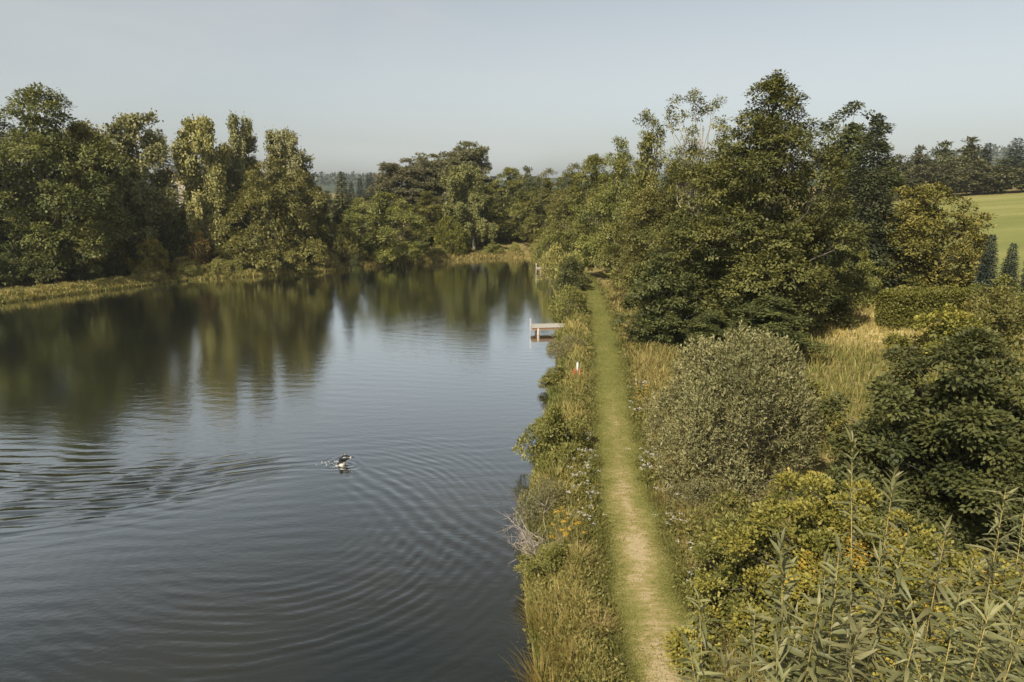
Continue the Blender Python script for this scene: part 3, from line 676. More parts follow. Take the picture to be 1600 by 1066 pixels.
# ------------------------------------------------------------------ far end of the pond
FE = 'trees at the far end of the pond'
T('pine_b', 'pine_tree', -16.8, 108, 12.7, 3.9, 'leftmost of the three grey-green pines at the far end', group=FE)
T('pine_b', 'pine_tree', -12.2, 110, 13.5, 3.9, 'middle one of the three grey-green pines at the far end', group=FE)
T('pine_b', 'pine_tree', -7.6, 107, 15.0, 3.8, 'tallest, rightmost of the three pines at the far end', group=FE, rot=2.0)
T('alder_a', 'alder_tree', -12.0, 98.5, 8.8, 4.3, 'green alder in front of the pines at the far end', group=FE)
T('willow_yellow', 'willow_bush', -8.2, 92.8, 5.3, 2.8, 'yellow-green bushy willow in front of the pines at the waterside', 'shrub')
T('birch_g', 'birch_tree', -5.3, 98.5, 12.4, 4.0, 'loose green birch with a white trunk at the far shore', group=FE)
T('alder_b', 'alder_tree', -0.4, 102, 12.1, 4.0, 'tall green alder at the pond head, right of the white-trunked birch', group=FE)
for i, (x, y, zt, r) in enumerate([(-26, 108, 7, 3.2), (-20, 112, 9.5, 4), (-14, 118, 12, 4.2), (-3, 112, 11, 4.2), (3.5, 110, 11, 4), (9.5, 106, 11.5, 4), (14, 98, 11, 4)]):
    T('dark_tree', 'broadleaf_tree', x, y, zt, r, nth(i, 7) + ' of the dark trees closing the view behind the far shore', group='trees closing the far view')
T('hill_tree_a', 'broadleaf_tree', 3.1, 150, 13.4, 2.6, 'distant dark treetop showing above the dip in the far treeline')
for (x, y, h, r, k, lab) in [(-9.6, 90.6, 1.5, 1.2, 'bush_pale', 'straw-coloured reedy bush left of the bushy willow at far shore'),
                          (-11.8, 89.4, 1.6, 1.5, 'bush_pale', 'low straw-coloured bush right of the round alder at far shore'),
                          (-2.6, 93.6, 1.5, 1.2, 'bush_a', 'low green bush left of the birch trunk foot at far shore'),
                          (0.4, 94.0, 1.6, .9, 'bush_pale', 'single pale green bush standing in the shaded pond head')]:
    place(k, 'waterside_bush', x, y, h, r, lab, 'shrub', 'low bushes at the far shore')

# ------------------------------------------------------------------ right bank treeline
RB = 'alders lining the right bank'
T('alder_a', 'alder_tree', 4.9, 97, 11.8, 3.6, 'farthest alder of the right bank row, where the two banks meet', group=RB)
T('alder_a', 'alder_tree', 7.6, 87, 12.2, 3.7, 'second farthest alder of the right bank row', group=RB)
T('alder_b', 'alder_tree', 9.0, 76, 12.8, 3.6, 'alder in the middle of the right bank row', group=RB)
T('alder_a', 'alder_tree', 10.1, 66, 13.9, 3.4, 'alder next to last before the tall one in the right bank row', group=RB, rot=1)
T('alder_a', 'alder_tree', 10.7, 56, 15.2, 3.0, 'tall narrow-topped alder left of the bare-branched tree', group=RB, rot=2.2)
T('alder_b', 'alder_tree', 9.6, 49, 9.3, 2.6, 'lower alder crown below the tall narrow-topped one', group=RB)
T('sparse', 'ash_tree', 12.0, 47, 15.3, 2.0, 'half-bare pale-branched tree with thin leaves at its top')
T('big_alder', 'alder_tree', 14.5, 40, 15.3, 5.3, 'largest dark alder, tallest tree right of the path')
T('alder_dark', 'alder_tree', 11.0, 42, 8.4, 3.0, 'lower olive alder against the left side of the largest alder', rot=.4)
T('alder_dark', 'alder_tree', 17.4, 40.5, 8.4, 2.9, 'lower dark alder against the right side of the largest alder', rot=4.)
T('shrub_tall', 'shrub', 8.1, 36.5, 6.1, 1.9, 'tall dark green shrub by the path in front of the alders', 'shrub')
T('shrub_tall', 'shrub', 9.6, 32.5, 3.6, 1.5, 'lower dark shrub between the silver willow and the alders', 'shrub')
T('shrub_tall', 'shrub', 12.8, 33.5, 4.2, 2.2, 'leafy dark bush at the foot of the largest alder', 'shrub')
T('dark_tree', 'broadleaf_tree', 29.5, 62, 16.6, 4.0, 'dark round-topped tree behind the feathery conifer right of the largest alder')
T('broad_conifer', 'conifer_tree', 25.6, 50, 14.5, 3.7, 'dark feathery conifer right of the largest alder')
T('round_tree', 'round_tree', 29.7, 51, 9.5, 4.5, 'broad low round tree at the edge of the green field')
T('bush_a', 'shrub', 23.9, 46.5, 5.0, 1.4, 'green bush left of the broad round tree', 'shrub')
for i, (x, y, zt, r) in enumerate([(15.5, 66, 12, 3.6), (19, 58, 10, 3.4), (22, 66, 11, 3.6)]):
    T('dark_tree', 'broadleaf_tree', x, y, zt, r, ['leftmost', 'middle one', 'rightmost'][i] + ' of the three trees mostly hidden behind the largest alder', group='trees behind the largest alder')
for (x, y, zt, r, lab) in [(30.7, 44, 6.5, .72, 'tallest of the dark blue-green columnar conifers by the field'),
                           (32.5, 44.5, 5.9, .66, 'middle dark columnar conifer by the field'),
                           (33.5, 44, 5.7, .62, 'columnar conifer cut off by the right edge of the photo')]:
    T('thuja', 'columnar_conifer', x, y, zt, r, lab, 'conifer', 'columnar conifers by the field')

# right bank: low bushes at the water
WB = 'bushes along the right shore'
for (k, x, y, h, r, lab) in [
    ('bush_b', 3.9, 46.2, 2.3, 1.45, 'rounded yellow-green bush beside the near jetty'),
    ('bush_dark', 5.0, 57.5, 2.8, 1.2, 'small dark bush between path and water beyond the near jetty'),
    ('bush_pale', 4.5, 66, 3.6, 1.8, 'pale green bush overhanging the water right of the far jetty'),
    ('bush_pale', 5.3, 61, 2.9, 1.4, 'pale bush at the bend beyond the dark small bush'),
    ('bush_b', 4.4, 80, 3.8, 2.1, 'green bush behind the far jetty on the right shore'),
    ('bush_pale', 3.6, 89.5, 2.4, 1.5, 'straw-tinged bush at the far corner of the right shore'),
    ('bush_grey', 3.05, 36.3, 1.15, 1.25, 'grey-green willow bush hanging out over the water'),
    ('bush_a', 2.3, 31.2, .9, .9, 'low ochre-green bush in front of the overhanging willow bush'),
    ('bush_a', 1.45, 21.6, 1.75, .95, 'upright yellow-green shrub on the bank below the path bend'),
    ('bush_b', 1.5, 24.3, .9, .8, 'small leafy bush behind the upright bank shrub'),
    ('bush_grey', .95, 17.6, 1.25, .85, 'grey-leaved bush at the water above the dry twigs'),
    ('bush_a', 1.05, 14.6, .7, .65, 'low brownish-green bush below the dry twigs')]:
    place(k, 'bank_shrub', x, y, h, r, lab, 'shrub', WB)

# ------------------------------------------------------------------ near right: shrubs below the camera
place('silver_willow', 'silver_willow', 6.6, 19.0, 4.75, 2.75, 'large silvery grey-green willow bush right of the path', 'shrub')
place('dark_shrub', 'dark_shrub', 11.4, 16.3, 5.0, 2.75, 'big dark green glossy shrub at the right edge', 'shrub')
place('hawthorn', 'hawthorn_shrub', 6.2, 11.9, 3.1, 2.3, 'yellow-green hawthorn bush behind the willow shoots', 'shrub')
for (k, x, y, h, r, lab) in [
    ('green_hawthorn', 4.9, 12.6, 2.2, 1.2, 'leafy green bush against the left side of the yellow-green hawthorn'),
    ('bush_b', 5.2, 14.9, 1.5, 1.1, 'olive bramble bush between the path and the hawthorn'),
    ('bush_grey', 5.0, 17.0, 1.1, .8, 'low grey-olive bush at the left foot of the silver willow'),
    ('bush_dark', 8.4, 15.2, 2.0, 1.2, 'dark bush in the gap between silver willow and hawthorn'),
    ('bush_yellow', 9.0, 11.0, 2.0, 1.3, 'yellow-leaved bush behind the willow shoots at lower right'),
    ('bush_b', 9.9, 22.5, 2.2, 1.6, 'olive bush to the right of the silver willow'),
    ('bush_b', 13.0, 20.8, 2.6, 1.8, 'olive-brown bush behind the big dark shrub'),
    ('bush_a', 16.5, 23.5, 1.8, 2.0, 'low green scrub beyond the big dark shrub'),
    ('bush_yellow', 20.6, 31.5, 2.6, 1.7, 'bright yellow-green bush in front of the clipped hedge'),
    ('bush_a', 24.5, 34.0, 2.6, 1.7, 'green bush at the right edge below the columnar conifers'),
    ('bush_b', 27.0, 37.5, 2.4, 2.0, 'olive bush behind the yellow-green one near the hedge'),
    ('bush_a', 29.6, 41.0, 2.2, 1.7, 'low bush at the feet of the columnar conifers'),
    ('bush_pale', 26.5, 45.5, 1.3, 1.6, 'pale scrub below the broad round tree')]:
    place(k, 'shrub', x, y, h, r, lab, 'shrub', 'shrubs right of the path')

# clipped hedge: a block of leaves
def hedge():
    g = np.random.default_rng(5); fo = Foliage(); L, W, H = 5.2, 1.5, 2.1; n = 15000
    f = g.integers(0, 5, n); p = g.uniform(-1, 1, (n, 3)) * np.array([L / 2, W / 2, H / 2]); d = np.zeros((n, 3))
    for q, (ax, sg) in enumerate([(2, 1), (1, -1), (1, 1), (0, -1), (0, 1)]):
        m = f == q; hd = (L / 2, W / 2, H / 2)[ax]; p[m, ax] = sg * (hd - np.abs(g.normal(0, .07, m.sum()))); d[m, ax] = sg
    p += .06 * np.sin(p[:, [1, 2, 0]] * 3.1 + 1) + g.normal(size=(n, 3)) * .03
    p[:, 2] += H / 2
    s = g.uniform(.09, .16, n)
    fo.add(*leaves(p, rdir(n, g) + d * .8 + np.array([0, 0, .3]), d + rdir(n, g) * .6, s, s * .6, g.normal(.42, .2, n)))
    ni = 3000; p = g.uniform(-1, 1, (ni, 3)) * np.array([L / 2, W / 2, H / 2]) * .85; p[:, 2] += H / 2
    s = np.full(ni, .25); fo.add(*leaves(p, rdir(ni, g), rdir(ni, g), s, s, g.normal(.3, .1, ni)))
    e = bpy.data.objects.new('clipped_hedge', None); COL.objects.link(e)
    e.location = (24.2, 39.6, gz(24.2, 39.6) - .05); e.rotation_euler = (0, 0, R(14))
    ob('foliage', fo.mesh('foliage', M['hedge']), e)['kind'] = 'stuff'
    ls = [limb((x, 0, -.1), (x + g.normal() * .1, g.normal() * .3, H * .8), .04, .01, g) for x in np.linspace(-2.2, 2.2, 8)]
    tv, tf = tubes(ls); ob('stems', mesh_np('stems', tv, tf, mat=M['bark'], smooth=True), e)['kind'] = 'stuff'
    tag(e, 'clipped boxy hedge beside the dry grass clearing', 'hedge')
hedge()

# ------------------------------------------------------------------ wood on the hill, far spruces
HW = 'trees of the wood beyond the field'
HL = [('hill_tree_a', 82.3, 150, 15.8, 3.4, 'leftmost tree of the wood behind the field, beside the feathery conifer'),
      ('hill_tree_b', 87.5, 152, 17.6, 3.8, 'second tree from the left in the back row of the field wood'),
      ('hill_tree_a', 92.9, 152, 18.7, 4.2, 'dome-shaped treetop in the middle of the field wood skyline'),
      ('hill_tree_b', 100.3, 155, 19.5, 4.8, 'widest brownish treetop on the field wood skyline'),
      ('far_spruce', 107.5, 160, 19.2, 2.6, 'narrow dark conifer right of the widest treetop in the field wood'),
      ('far_pine', 112.6, 158, 20.2, 3.4, 'tall layered dark pine highest on the right skyline'),
      ('far_pine', 109.5, 164, 18.0, 2.4, 'smaller dark pine left of the tall layered one'),
      ('hill_tree_a', 116.5, 158, 17.2, 3.8, 'tree at the right edge of the photo in the field wood back row'),
      ('hill_tree_b', 82.0, 142, 13.4, 4.0, 'front row tree at the left end of the field wood'),
      ('hill_tree_a', 88.0, 141, 14.0, 4.2, 'second front row tree of the field wood from the left'),
      ('hill_tree_b', 93.4, 141, 14.4, 4.2, 'middle front row tree of the field wood'),
      ('hill_tree_a', 98.6, 141, 14.7, 4.3, 'front row tree of the field wood below the tall pine'),
      ('hill_tree_b', 103.9, 141, 15.4, 4.3, 'front row tree of the field wood at the right edge'),
      ('hill_tree_a', 77.0, 146, 14.6, 4.0, 'low tree of the field wood half hidden by the feathery conifer'),
      ('hill_tree_b', 71.0, 146, 14.2, 4.0, 'tree of the field wood seen just past the dark round-topped tree')]
for k, x, y, zt, r, lab in HL:
    T(k, 'wood_tree', x, y, zt, r, lab, 'tree', HW)
for k, x, y, zt, r, lab in [('far_spruce', -52.9, 230, 10.8, 2.4, 'leftmost of the distant dark spruces right of the pointed spruce'),
                       ('far_spruce', -50.8, 234, 12.3, 2.6, 'distant spruce, second from left in the far clump'),
                       ('far_pine', -46.6, 230, 14.0, 3.2, 'broadest tree in the distant dark conifer clump'),
                       ('far_spruce', -45.0, 240, 12.0, 2.0, 'thin distant spruce right of the broadest one'),
                       ('far_spruce', -42.8, 235, 13.4, 2.2, 'slender distant spruce at the right end of the far clump'),
                       ('far_spruce', -49.0, 240, 12.0, 2.6, 'distant spruce left of the broadest one'),
                       ('hill_tree_a', -43.0, 162, 8.4, 2.2, 'hazy small tree in the gap by the pointed spruce'),
                       ('far_spruce', -25.0, 180, 14.0, 1.9, 'single distant spruce tip above the leftmost pine')]:
    T(k, 'distant_tree', x, y, zt, r, lab, 'tree', 'distant trees beyond the pond')

# far wood on the ridges, one mass
def far_wood():
    g = np.random.default_rng(9); fo = Foliage(); n = 2600
    x = np.concatenate([g.uniform(-620, -60, 1300), g.uniform(560, 1150, 1300)])
    y = np.concatenate([g.uniform(840, 1080, 1300), g.uniform(680, 1000, 1300)])
    z = ground(x, y); k = 7; i = np.repeat(np.arange(n), k); m = len(i)
    h = g.uniform(6, 11, n); v = g.random(m)
    pos = np.stack([x, y, z], 1)[i]; w = (1 - v) * 2.6; pos[:, :2] += g.normal(size=(m, 2)) * w[:, None]; pos[:, 2] += v * h[i]
    s = g.uniform(3, 5.5, m)
    fo.add(*leaves(pos, rdir(m, g) + np.array([0, 0, .5]), rdir(m, g), s, s * .8, np.repeat(g.normal(.4, .2, n), k)))
    tag(ob('far_woods', fo.mesh('far_woods', M['farc'])), 'far blue wooded ridge on the skyline', 'woods', kind='stuff')
far_wood()

# ------------------------------------------------------------------ grass
def blades(P, h, w, lean, tint, g):
    n = len(P); a = g.random(n) * 6.283
    S = np.stack([np.cos(a), np.sin(a), np.zeros(n)], 1) * (w * .5)[:, None]
    b = g.random(n) * 6.283; Ld = np.stack([np.cos(b), np.sin(b), np.zeros(n)], 1)
    up = np.array([0, 0, 1.])
    mid = P + up * (h * .58)[:, None] + Ld * (h * lean * .35)[:, None]
    tip = P + up * (h * (1 - .25 * lean))[:, None] + Ld * (h * lean)[:, None]
    V = np.stack([P - S, P + S, mid + S * .75, mid - S * .75, tip], 1).reshape(-1, 3)
    i = np.arange(n) * 5
    return V, np.stack([i, i + 1, i + 2, i + 3], 1), np.stack([i + 3, i + 2, i + 4], 1), np.repeat(tint, 5)

def grass_object(name, P, h, w, lean, tint, mat, label, seed, short=False):
    g = np.random.default_rng(seed)
    V, Q, Tt, ti = blades(P, h, w, lean, tint, g)
    if short:      # low turf: one triangle a blade
        V = V.reshape(-1, 5, 3)[:, [0, 1, 4]].reshape(-1, 3); me = mesh_np(name, V, np.arange(len(V)).reshape(-1, 3), np.clip(np.repeat(tint, 3), 0, 1), M[mat])
    else: me = mesh_np(name, V, [Q, Tt], np.clip(ti, 0, 1), M[mat])
    return tag(ob(name, me), label, 'grass', kind='stuff')

def ydist(n, a, b, g):
    u = g.random(n); return 1 / (u * (1 / a - 1 / b) + 1 / b)
def on_ground(x, y, dz=-.02): return np.stack([x, y, ground(x, y) + dz], 1)
def shore_x(y): return np.interp(y, SHORE[1:14, 1], SHORE[1:14, 0])
def patch(x, y): return .5 + .22 * np.sin(x * 2.1 + 1.7 * np.sin(y * .9)) * np.cos(y * 1.3 + x) + .16 * np.sin(y * 3.7 + x * 2.9)

g = np.random.default_rng(101)
# left verge between water and path: tall, dry and green mixed in tufts
n = 44000; y = ydist(n, 8.5, 74, g); t = g.random(n); x = shore_x(y) + .05 + t * (pathL(y) - .22 - shore_x(y))
pt = patch(x, y); tuft = .55 + .7 * pt
edge = 1 - .72 * sstep(.55, 1.0, t)
h = g.uniform(.14, .46, n) * tuft * edge * (1 + .02 * y); w = .008 + .0011 * y
dry = sstep(.05, .45, t) * .28 + .24 * pt + g.normal(0, .17, n) + .20 * np.sin(y * .9 + 2 * x) + .1 * np.sin(y * 2.3)
ok = g.random(n) < .45 + .9 * pt
grass_object('verge_grass', on_ground(x, y)[ok], h[ok], w[ok], g.uniform(.15, .8, n)[ok], dry[ok] + .05, 'grass', 'tall dry and green grass between the water and the path', 1)
# right verge
n = 44000; y = ydist(n, 8.5, 60, g); t = g.random(n) ** 1.2; x = pathR(y) + .22 + t * (1.7 + .03 * y)
pt = patch(x + 5, y); edge = .30 + .70 * sstep(0, .3, t)
h = g.uniform(.22, .62, n) * (.5 + .7 * pt) * edge * (1 + .012 * y); w = .008 + .0011 * y
dry = .34 + .42 * pt + g.normal(0, .17, n) - .22 * (1 - sstep(0, .18, t))
ok = g.random(n) < .45 + .9 * pt
grass_object('meadow_grass', on_ground(x, y)[ok], h[ok], w[ok], g.uniform(.15, .8, n)[ok], dry[ok], 'grass', 'tall straw-coloured grass along the right side of the path', 2)
# green edges of the path and short turf on it
n = 110000; y = ydist(n, 8.5, 66, g); s = g.random(n); c = s * 2 - 1
mid = (pathL(y) + pathR(y)) / 2; hw = (pathR(y) - pathL(y)) / 2
side = g.random(n) < .62
cc = np.where(side, np.sign(c) * (1.12 + g.normal(0, .26, n)), c * .95)
x = mid + hw * cc
worn = np.exp(-(np.abs(cc) / .55) ** 4) * sstep(34, 11, y) * (.68 + .32 * np.sin(y * 1.9 + 2 * np.sin(y * .7)))
ok = g.random(n) < 1 - .85 * worn
h = (.028 + .10 * sstep(.8, 1.6, np.abs(cc))) * g.uniform(.5, 1.6, n) * (1 + .012 * y); w = .014 + .0016 * y
grass_object('turf_grass', on_ground(x, y, .02)[ok], h[ok], w[ok], g.uniform(.2, 1.1, n)[ok], (.38 + .4 * worn + g.normal(0, .24, n) + .16 * np.sin(2.2 * y + x) * np.sin(.9 * y))[ok], 'green', 'short green mown grass on and beside the path', 3, True)
# rough grass right of the shrubs and in the clearing
n = 34000; x = g.uniform(7, 34, n); y = g.uniform(20, 50, n)
ok = (x > pathR(y) + 1.6) & (x < .82 * y + 2); x, y = x[ok], y[ok]; n = len(x); pt = patch(x * .6, y * .6)
dryz = sstep(5.5, 2.5, np.hypot((x - 21.5) / 1.5, (y - 40) / 1.6))
h = g.uniform(.3, .8, n) * (.5 + .8 * pt) * (1 - .35 * dryz); w = .012 + .0013 * y
grass_object('clearing_grass', on_ground(x, y), h, w, g.uniform(.1, .7, n), .12 + .35 * pt + .45 * dryz + g.normal(0, .15, n), 'grass', 'rough grass sloping up to the dry clearing at right', 4)
# left shore strip and far shore
seg = [(20, 26, 22000, .30), (14, 20, 12000, .32)]
for (i0, i1, n, hh), nm, lab, sd in zip(seg, ('shore_grass', 'far_shore_grass'), ('sunlit yellow-green grass strip along the left shore', 'dry reedy grass along the far shore'), (5, 6)):
    pts = SHORE[i0 - 1:i1]; L = np.linalg.norm(np.diff(pts, axis=0), axis=1); cum = np.concatenate([[0], np.cumsum(L)])
    u = g.random(n) * cum[-1]; k = np.clip(np.searchsorted(cum, u) - 1, 0, len(L) - 1); f = (u - cum[k]) / L[k]
    dd = np.diff(pts, axis=0)[k] / L[k][:, None]; nr = np.stack([dd[:, 1], -dd[:, 0]], 1)
    off = g.random(n) ** 1.3 * 4.2
    p = pts[k] + dd * (f * L[k])[:, None]
    q = p + nr * off[:, None]
    if pond_dist(q[:50, 0], q[:50, 1]).mean() < 0: q = p - nr * off[:, None]
    dist = pond_dist(q[:, 0], q[:, 1]); q = q[dist > -.1]; n = len(q)
    pt = patch(q[:, 0] * .8, q[:, 1] * .8)
    grass_object(nm, on_ground(q[:, 0], q[:, 1]), hh * g.uniform(.5, 1.6, n) * (.45 + pt), np.full(n, .10), g.uniform(.2, .8, n), (.18 if sd == 5 else .34) + .5 * pt + g.normal(0, .15, n), 'grass', lab, sd)

# leafy weeds in both verges
fo = Foliage()
for sd, n in ((0, 24000), (1, 24000)):
    m = n // 14; y = ydist(m, 8.8, 58, g); t = g.random(m)
    x = np.where(sd == 0, shore_x(y) + .1 + t * (pathL(y) - .35 - shore_x(y)), pathR(y) + .3 + t * (1.6 + .03 * y))
    hh = g.uniform(.15, .55, m) * np.where(t < .8, 1, .6); tt = g.normal(.4, .2, m); i = np.repeat(np.arange(m), 14); k = len(i)
    pos = on_ground(x, y)[i] + g.normal(size=(k, 3)) * np.array([.10, .10, .0]) * (1 + .02 * y[i])[:, None]; pos[:, 2] += hh[i] * g.random(k) ** .7
    L = g.uniform(.045, .09, k) * (.8 + .028 * y[i])
    fo.add(*leaves(pos, rdir(k, g) + np.array([0, 0, .25]), rdir(k, g) * .7 + np.array([0, 0, 1.]), L, L * .5, tt[i] + g.normal(0, .12, k)))
tag(ob('verge_weeds', fo.mesh('verge_weeds', M['bush'])), 'mixed green leafy weeds in the verges on both sides of the path', 'weeds', kind='stuff')

# reeds and tussocks that stand out singly
def tussock(seed, n, h, w, spread, mat, name):
    g = np.random.default_rng(seed); a = g.random(n) * 6.283; r = np.abs(g.normal(0, spread, n))
    P = np.stack([np.cos(a) * r, np.sin(a) * r, np.full(n, -.05)], 1)
    hh = h * g.uniform(.5, 1.15, n); ld = .25 + .9 * g.random(n)
    S = np.stack([-np.sin(a), np.cos(a), np.zeros(n)], 1) * (w * .5); Ld = np.stack([np.cos(a), np.sin(a), np.zeros(n)], 1)
    k = 5; t = np.linspace(0, 1, k); V = []; 
    for q in range(k):
        c = P + Ld * (hh * ld * t[q] ** 1.8 * .7)[:, None] + np.array([0, 0, 1.]) * (hh * (t[q] - .32 * ld * t[q] ** 2.4))[:, None]
        ww = (1 - t[q]) ** .7 + .02; V += [c - S * ww, c + S * ww]
    V = np.stack(V, 1).reshape(-1, 3); i = np.arange(n)[:, None] * (2 * k)
    F = np.concatenate([np.stack([i + 2 * q, i + 2 * q + 1, i + 2 * q + 3, i + 2 * q + 2], -1).reshape(-1, 4) for q in range(k - 1)])
    return mesh_np(name, V, F, np.repeat(np.clip(g.normal(.45, .22, n), 0, 1), 2 * k), M[mat])
tus = {'reed': tussock(1, 190, 1.0, .016, .22, 'reed', 'tussock'), 'straw': tussock(2, 190, .8, .012, .16, 'straw', 'tussock'), 'iris': tussock(3, 70, 1.15, .035, .14, 'green', 'tussock'), 'green': tussock(4, 160, .55, .014, .2, 'green', 'tussock')}
def tuss(k, x, y, s, label, group):
    o = ob('grass_tussock', tus[k]); o.location = (x, y, gz(x, y)); o.rotation_euler = (0, 0, x * 7 + y); o.scale = (s, s, s)
    tag(o, label, 'grass', group)
for (x, y, s) in [(.55, 11.2, 1.0), (.85, 12.2, .95), (.60, 12.9, .85), (1.1, 11.3, .8), (.75, 10.4, 1.05)]:
    tuss('reed', x, y, s, 'brownish reed tussock arching over the water at the bottom edge', 'reed tussocks at the water')
for (x, y, s) in [(1.45, 12.9, .7), (1.55, 14.6, .95), (1.35, 15.6, .9), (1.75, 12.0, .75), (1.6, 16.4, .7)]:
    tuss('straw', x, y, s, 'straw-pale grass tussock on the bank left of the path', 'straw tussocks beside the path')
for (x, y, s) in [(1.35, 19.4, .95), (1.65, 20.1, .9), (1.1, 20.6, .85)]:
    tuss('iris', x, y, s, 'sword-leaved green clump by the upright bank shrub', 'sword-leaved clumps on the bank')
for (x, y, s) in [(4.1, 12.2, .8), (4.25, 13.7, .9), (4.5, 15.8, .9), (4.3, 17.6, .8), (4.75, 19.6, .9), (4.2, 14.8, .6), (5.0, 21.8, .9)]:
    tuss('straw', x, y, s, 'straw-pale grass tussock along the right edge of the path', 'straw tussocks right of the path')

# flowering plants
def flat_mat(name, c, rough=.7):
    m, nt, n, l, p = newmat(name)
    g_ = n.new('ShaderNodeNewGeometry'); k = n.new('ShaderNodeTexNoise'); k.inputs['Scale'].default_value = 9; l.new(g_.outputs['Position'], k.inputs['Vector'])
    mx = n.new('ShaderNodeMix'); mx.data_type = 'RGBA'; l.new(k.outputs['Fac'], mx.inputs['Factor'])
    mx.inputs[6].default_value = (*[v * .75 for v in c], 1); mx.inputs[7].default_value = (*[min(1, v * 1.15) for v in c], 1)
    l.new(mx.outputs[2], p.inputs['Base Color']); p.inputs['Roughness'].default_value = rough
    return m
M['white'] = flat_mat('white_petal', (.46, .45, .40)); M['gold'] = flat_mat('golden_petal', (.42, .25, .02))
def flower(seed, n, h, s, heads, mat):
    g = np.random.default_rng(seed); lines = []; hv = Foliage(); lf = Foliage()
    for i in range(n):
        b = np.array([g.normal() * s * .5, g.normal() * s * .5, -.05]); tp = b + np.array([g.normal() * .12, g.normal() * .12, h * g.uniform(.7, 1.15)])
        lines.append(limb(b, tp, .005, .003, g, k=4))
        m = heads; c = tp + g.normal(size=(m, 3)) * np.array([.035, .035, .012])
        D = rdir(m, g) * np.array([1, 1, .25]); Ls = g.uniform(.018, .034, m)
        hv.add(*leaves(c, D, np.tile([0, 0, 1.], (m, 1)) + rdir(m, g) * .3, Ls, Ls * .9, np.full(m, .5)))
        m = 12; v = g.random(m)[:, None]; Ls = g.uniform(.06, .12, m)
        lf.add(*leaves(b + (tp - b) * v * .8, rdir(m, g) + np.array([0, 0, .2]), rdir(m, g) + np.array([0, 0, 1.]), Ls, Ls * .35, g.normal(.4, .2, m)))
    tv, tf = tubes(lines, 4)
    return mesh_np('stems', tv, tf, mat=M['bush']), hv.mesh('flower_heads', M[mat]), lf.mesh('foliage', M['bush'])
fw = [flower(1, 14, .62, .42, 14, 'white'), flower(2, 10, .55, .34, 14, 'white')]; fg = flower(3, 9, .85, .24, 30, 'gold')
def put_flower(meshes, name, x, y, s, label, group):
    e = bpy.data.objects.new(name, None); COL.objects.link(e); e.location = (x, y, gz(x, y)); e.scale = (s, s, s); e.rotation_euler = (0, 0, x * 5 + y * 3)
    for me in meshes: ob(me.name.split('.')[0], me, e)['kind'] = 'stuff'
    tag(e, label, 'flower', group)
for i, (x, y, s) in enumerate([(2.05, 19.0, 1), (2.15, 20.3, 1), (2.0, 17.6, .9), (2.3, 22.0, 1), (1.95, 16.3, .8)]):
    put_flower(fw[i % 2], 'white_flower', x, y, s, 'white-flowered wild herb left of the path below the bank shrub', 'white flowers left of the path')
for i, (x, y, s) in enumerate([(4.25, 18.9, 1.1), (4.3, 20.2, 1.1), (4.5, 17.4, .9), (4.2, 16.2, .9), (4.3, 14.2, .9), (4.6, 13.4, 1), (4.1, 13.2, .7), (5.2, 27.6, 1.2), (4.9, 24.5, 1.1)]):
    put_flower(fw[i % 2], 'white_flower', x, y, s, 'white-flowered wild herb right of the path', 'white flowers right of the path')
put_flower(fg, 'golden_flower', 1.35, 15.0, 1.0, 'orange-gold flowering herb on the bank beside the dry twigs', 'golden flowers')
put_flower(fg, 'golden_flower', 5.15, 25.6, 1.1, 'yellow flowering herb at the right edge of the path', 'golden flowers')
put_flower(fg, 'golden_flower', 1.3, 16.2, .8, 'smaller orange-yellow herb behind the golden one on the bank', 'golden flowers')

# dry twigs over the water
def twigs(seed, n, h):
    g = np.random.default_rng(seed); lines = []
    for i in range(n):
        a = math.pi + g.normal() * .9; b = np.array([g.normal() * .15, g.normal() * .25, -.05]); L = h * g.uniform(.6, 1.2)
        tp = b + np.array([math.cos(a) * L * .7, math.sin(a) * L * .6, L * g.uniform(.35, 1.0)])
        p = limb(b, tp, .012, .003, g, sag=.25, k=7); lines.append(p)
        for q in range(7):
            j = g.integers(2, 7); s = p[0][j]; lines.append(limb(s, s + rdir(1, g)[0] * g.uniform(.15, .45) * h + np.array([-.05, 0, .08]), .005, .0018, g, k=4))
    return tubes(lines, 4)
tv, tf = twigs(3, 22, 1.25)
o = ob('dry_twig_bush', mesh_np('dry_twig_bush', tv, tf, mat=M['twig'], smooth=True), loc=(.75, 15.7, gz(.75, 15.7)))
tag(o, 'bare bleached dry twigs leaning out over the water', 'shrub')
tv, tf = twigs(8, 7, .9)
o = ob('drowned_branch', mesh_np('drowned_branch', tv, tf, mat=M['bark'], smooth=True), loc=(.35, 18.7, -.02))
tag(o, 'dark drowned branch sticking out of the water by the grey bush', 'branch')

# ------------------------------------------------------------------ bathing jetties
def wood_mat(name, a, b):
    m = bark_mat(name, a, b, 9, (1, 6, 6)); return m
M['deck'] = wood_mat('weathered_deck_board', (.21, .195, .17), (.35, .33, .29)); M['beam'] = wood_mat('brown_beam', (.14, .08, .045), (.25, .15, .085))
M['post'] = wood_mat('jetty_post', (.20, .16, .13), (.36, .30, .25))
m, nt, n_, l_, p_ = newmat('ladder_metal'); p_.inputs['Base Color'].default_value = (.48, .47, .45, 1); p_.inputs['Metallic'].default_value = .4; p_.inputs['Roughness'].default_value = .35; M['metal'] = m
def boxmesh(name, sx, sy, sz, mat, bev=.006):
    bm = bmesh.new(); bmesh.ops.create_cube(bm, size=1); bmesh.ops.scale(bm, vec=(sx, sy, sz), verts=bm.verts)
    bmesh.ops.bevel(bm, geom=bm.edges[:], offset=bev, segments=1, affect='EDGES')
    me = bpy.data.meshes.new(name); bm.to_mesh(me); bm.free(); me.materials.append(mat); return me
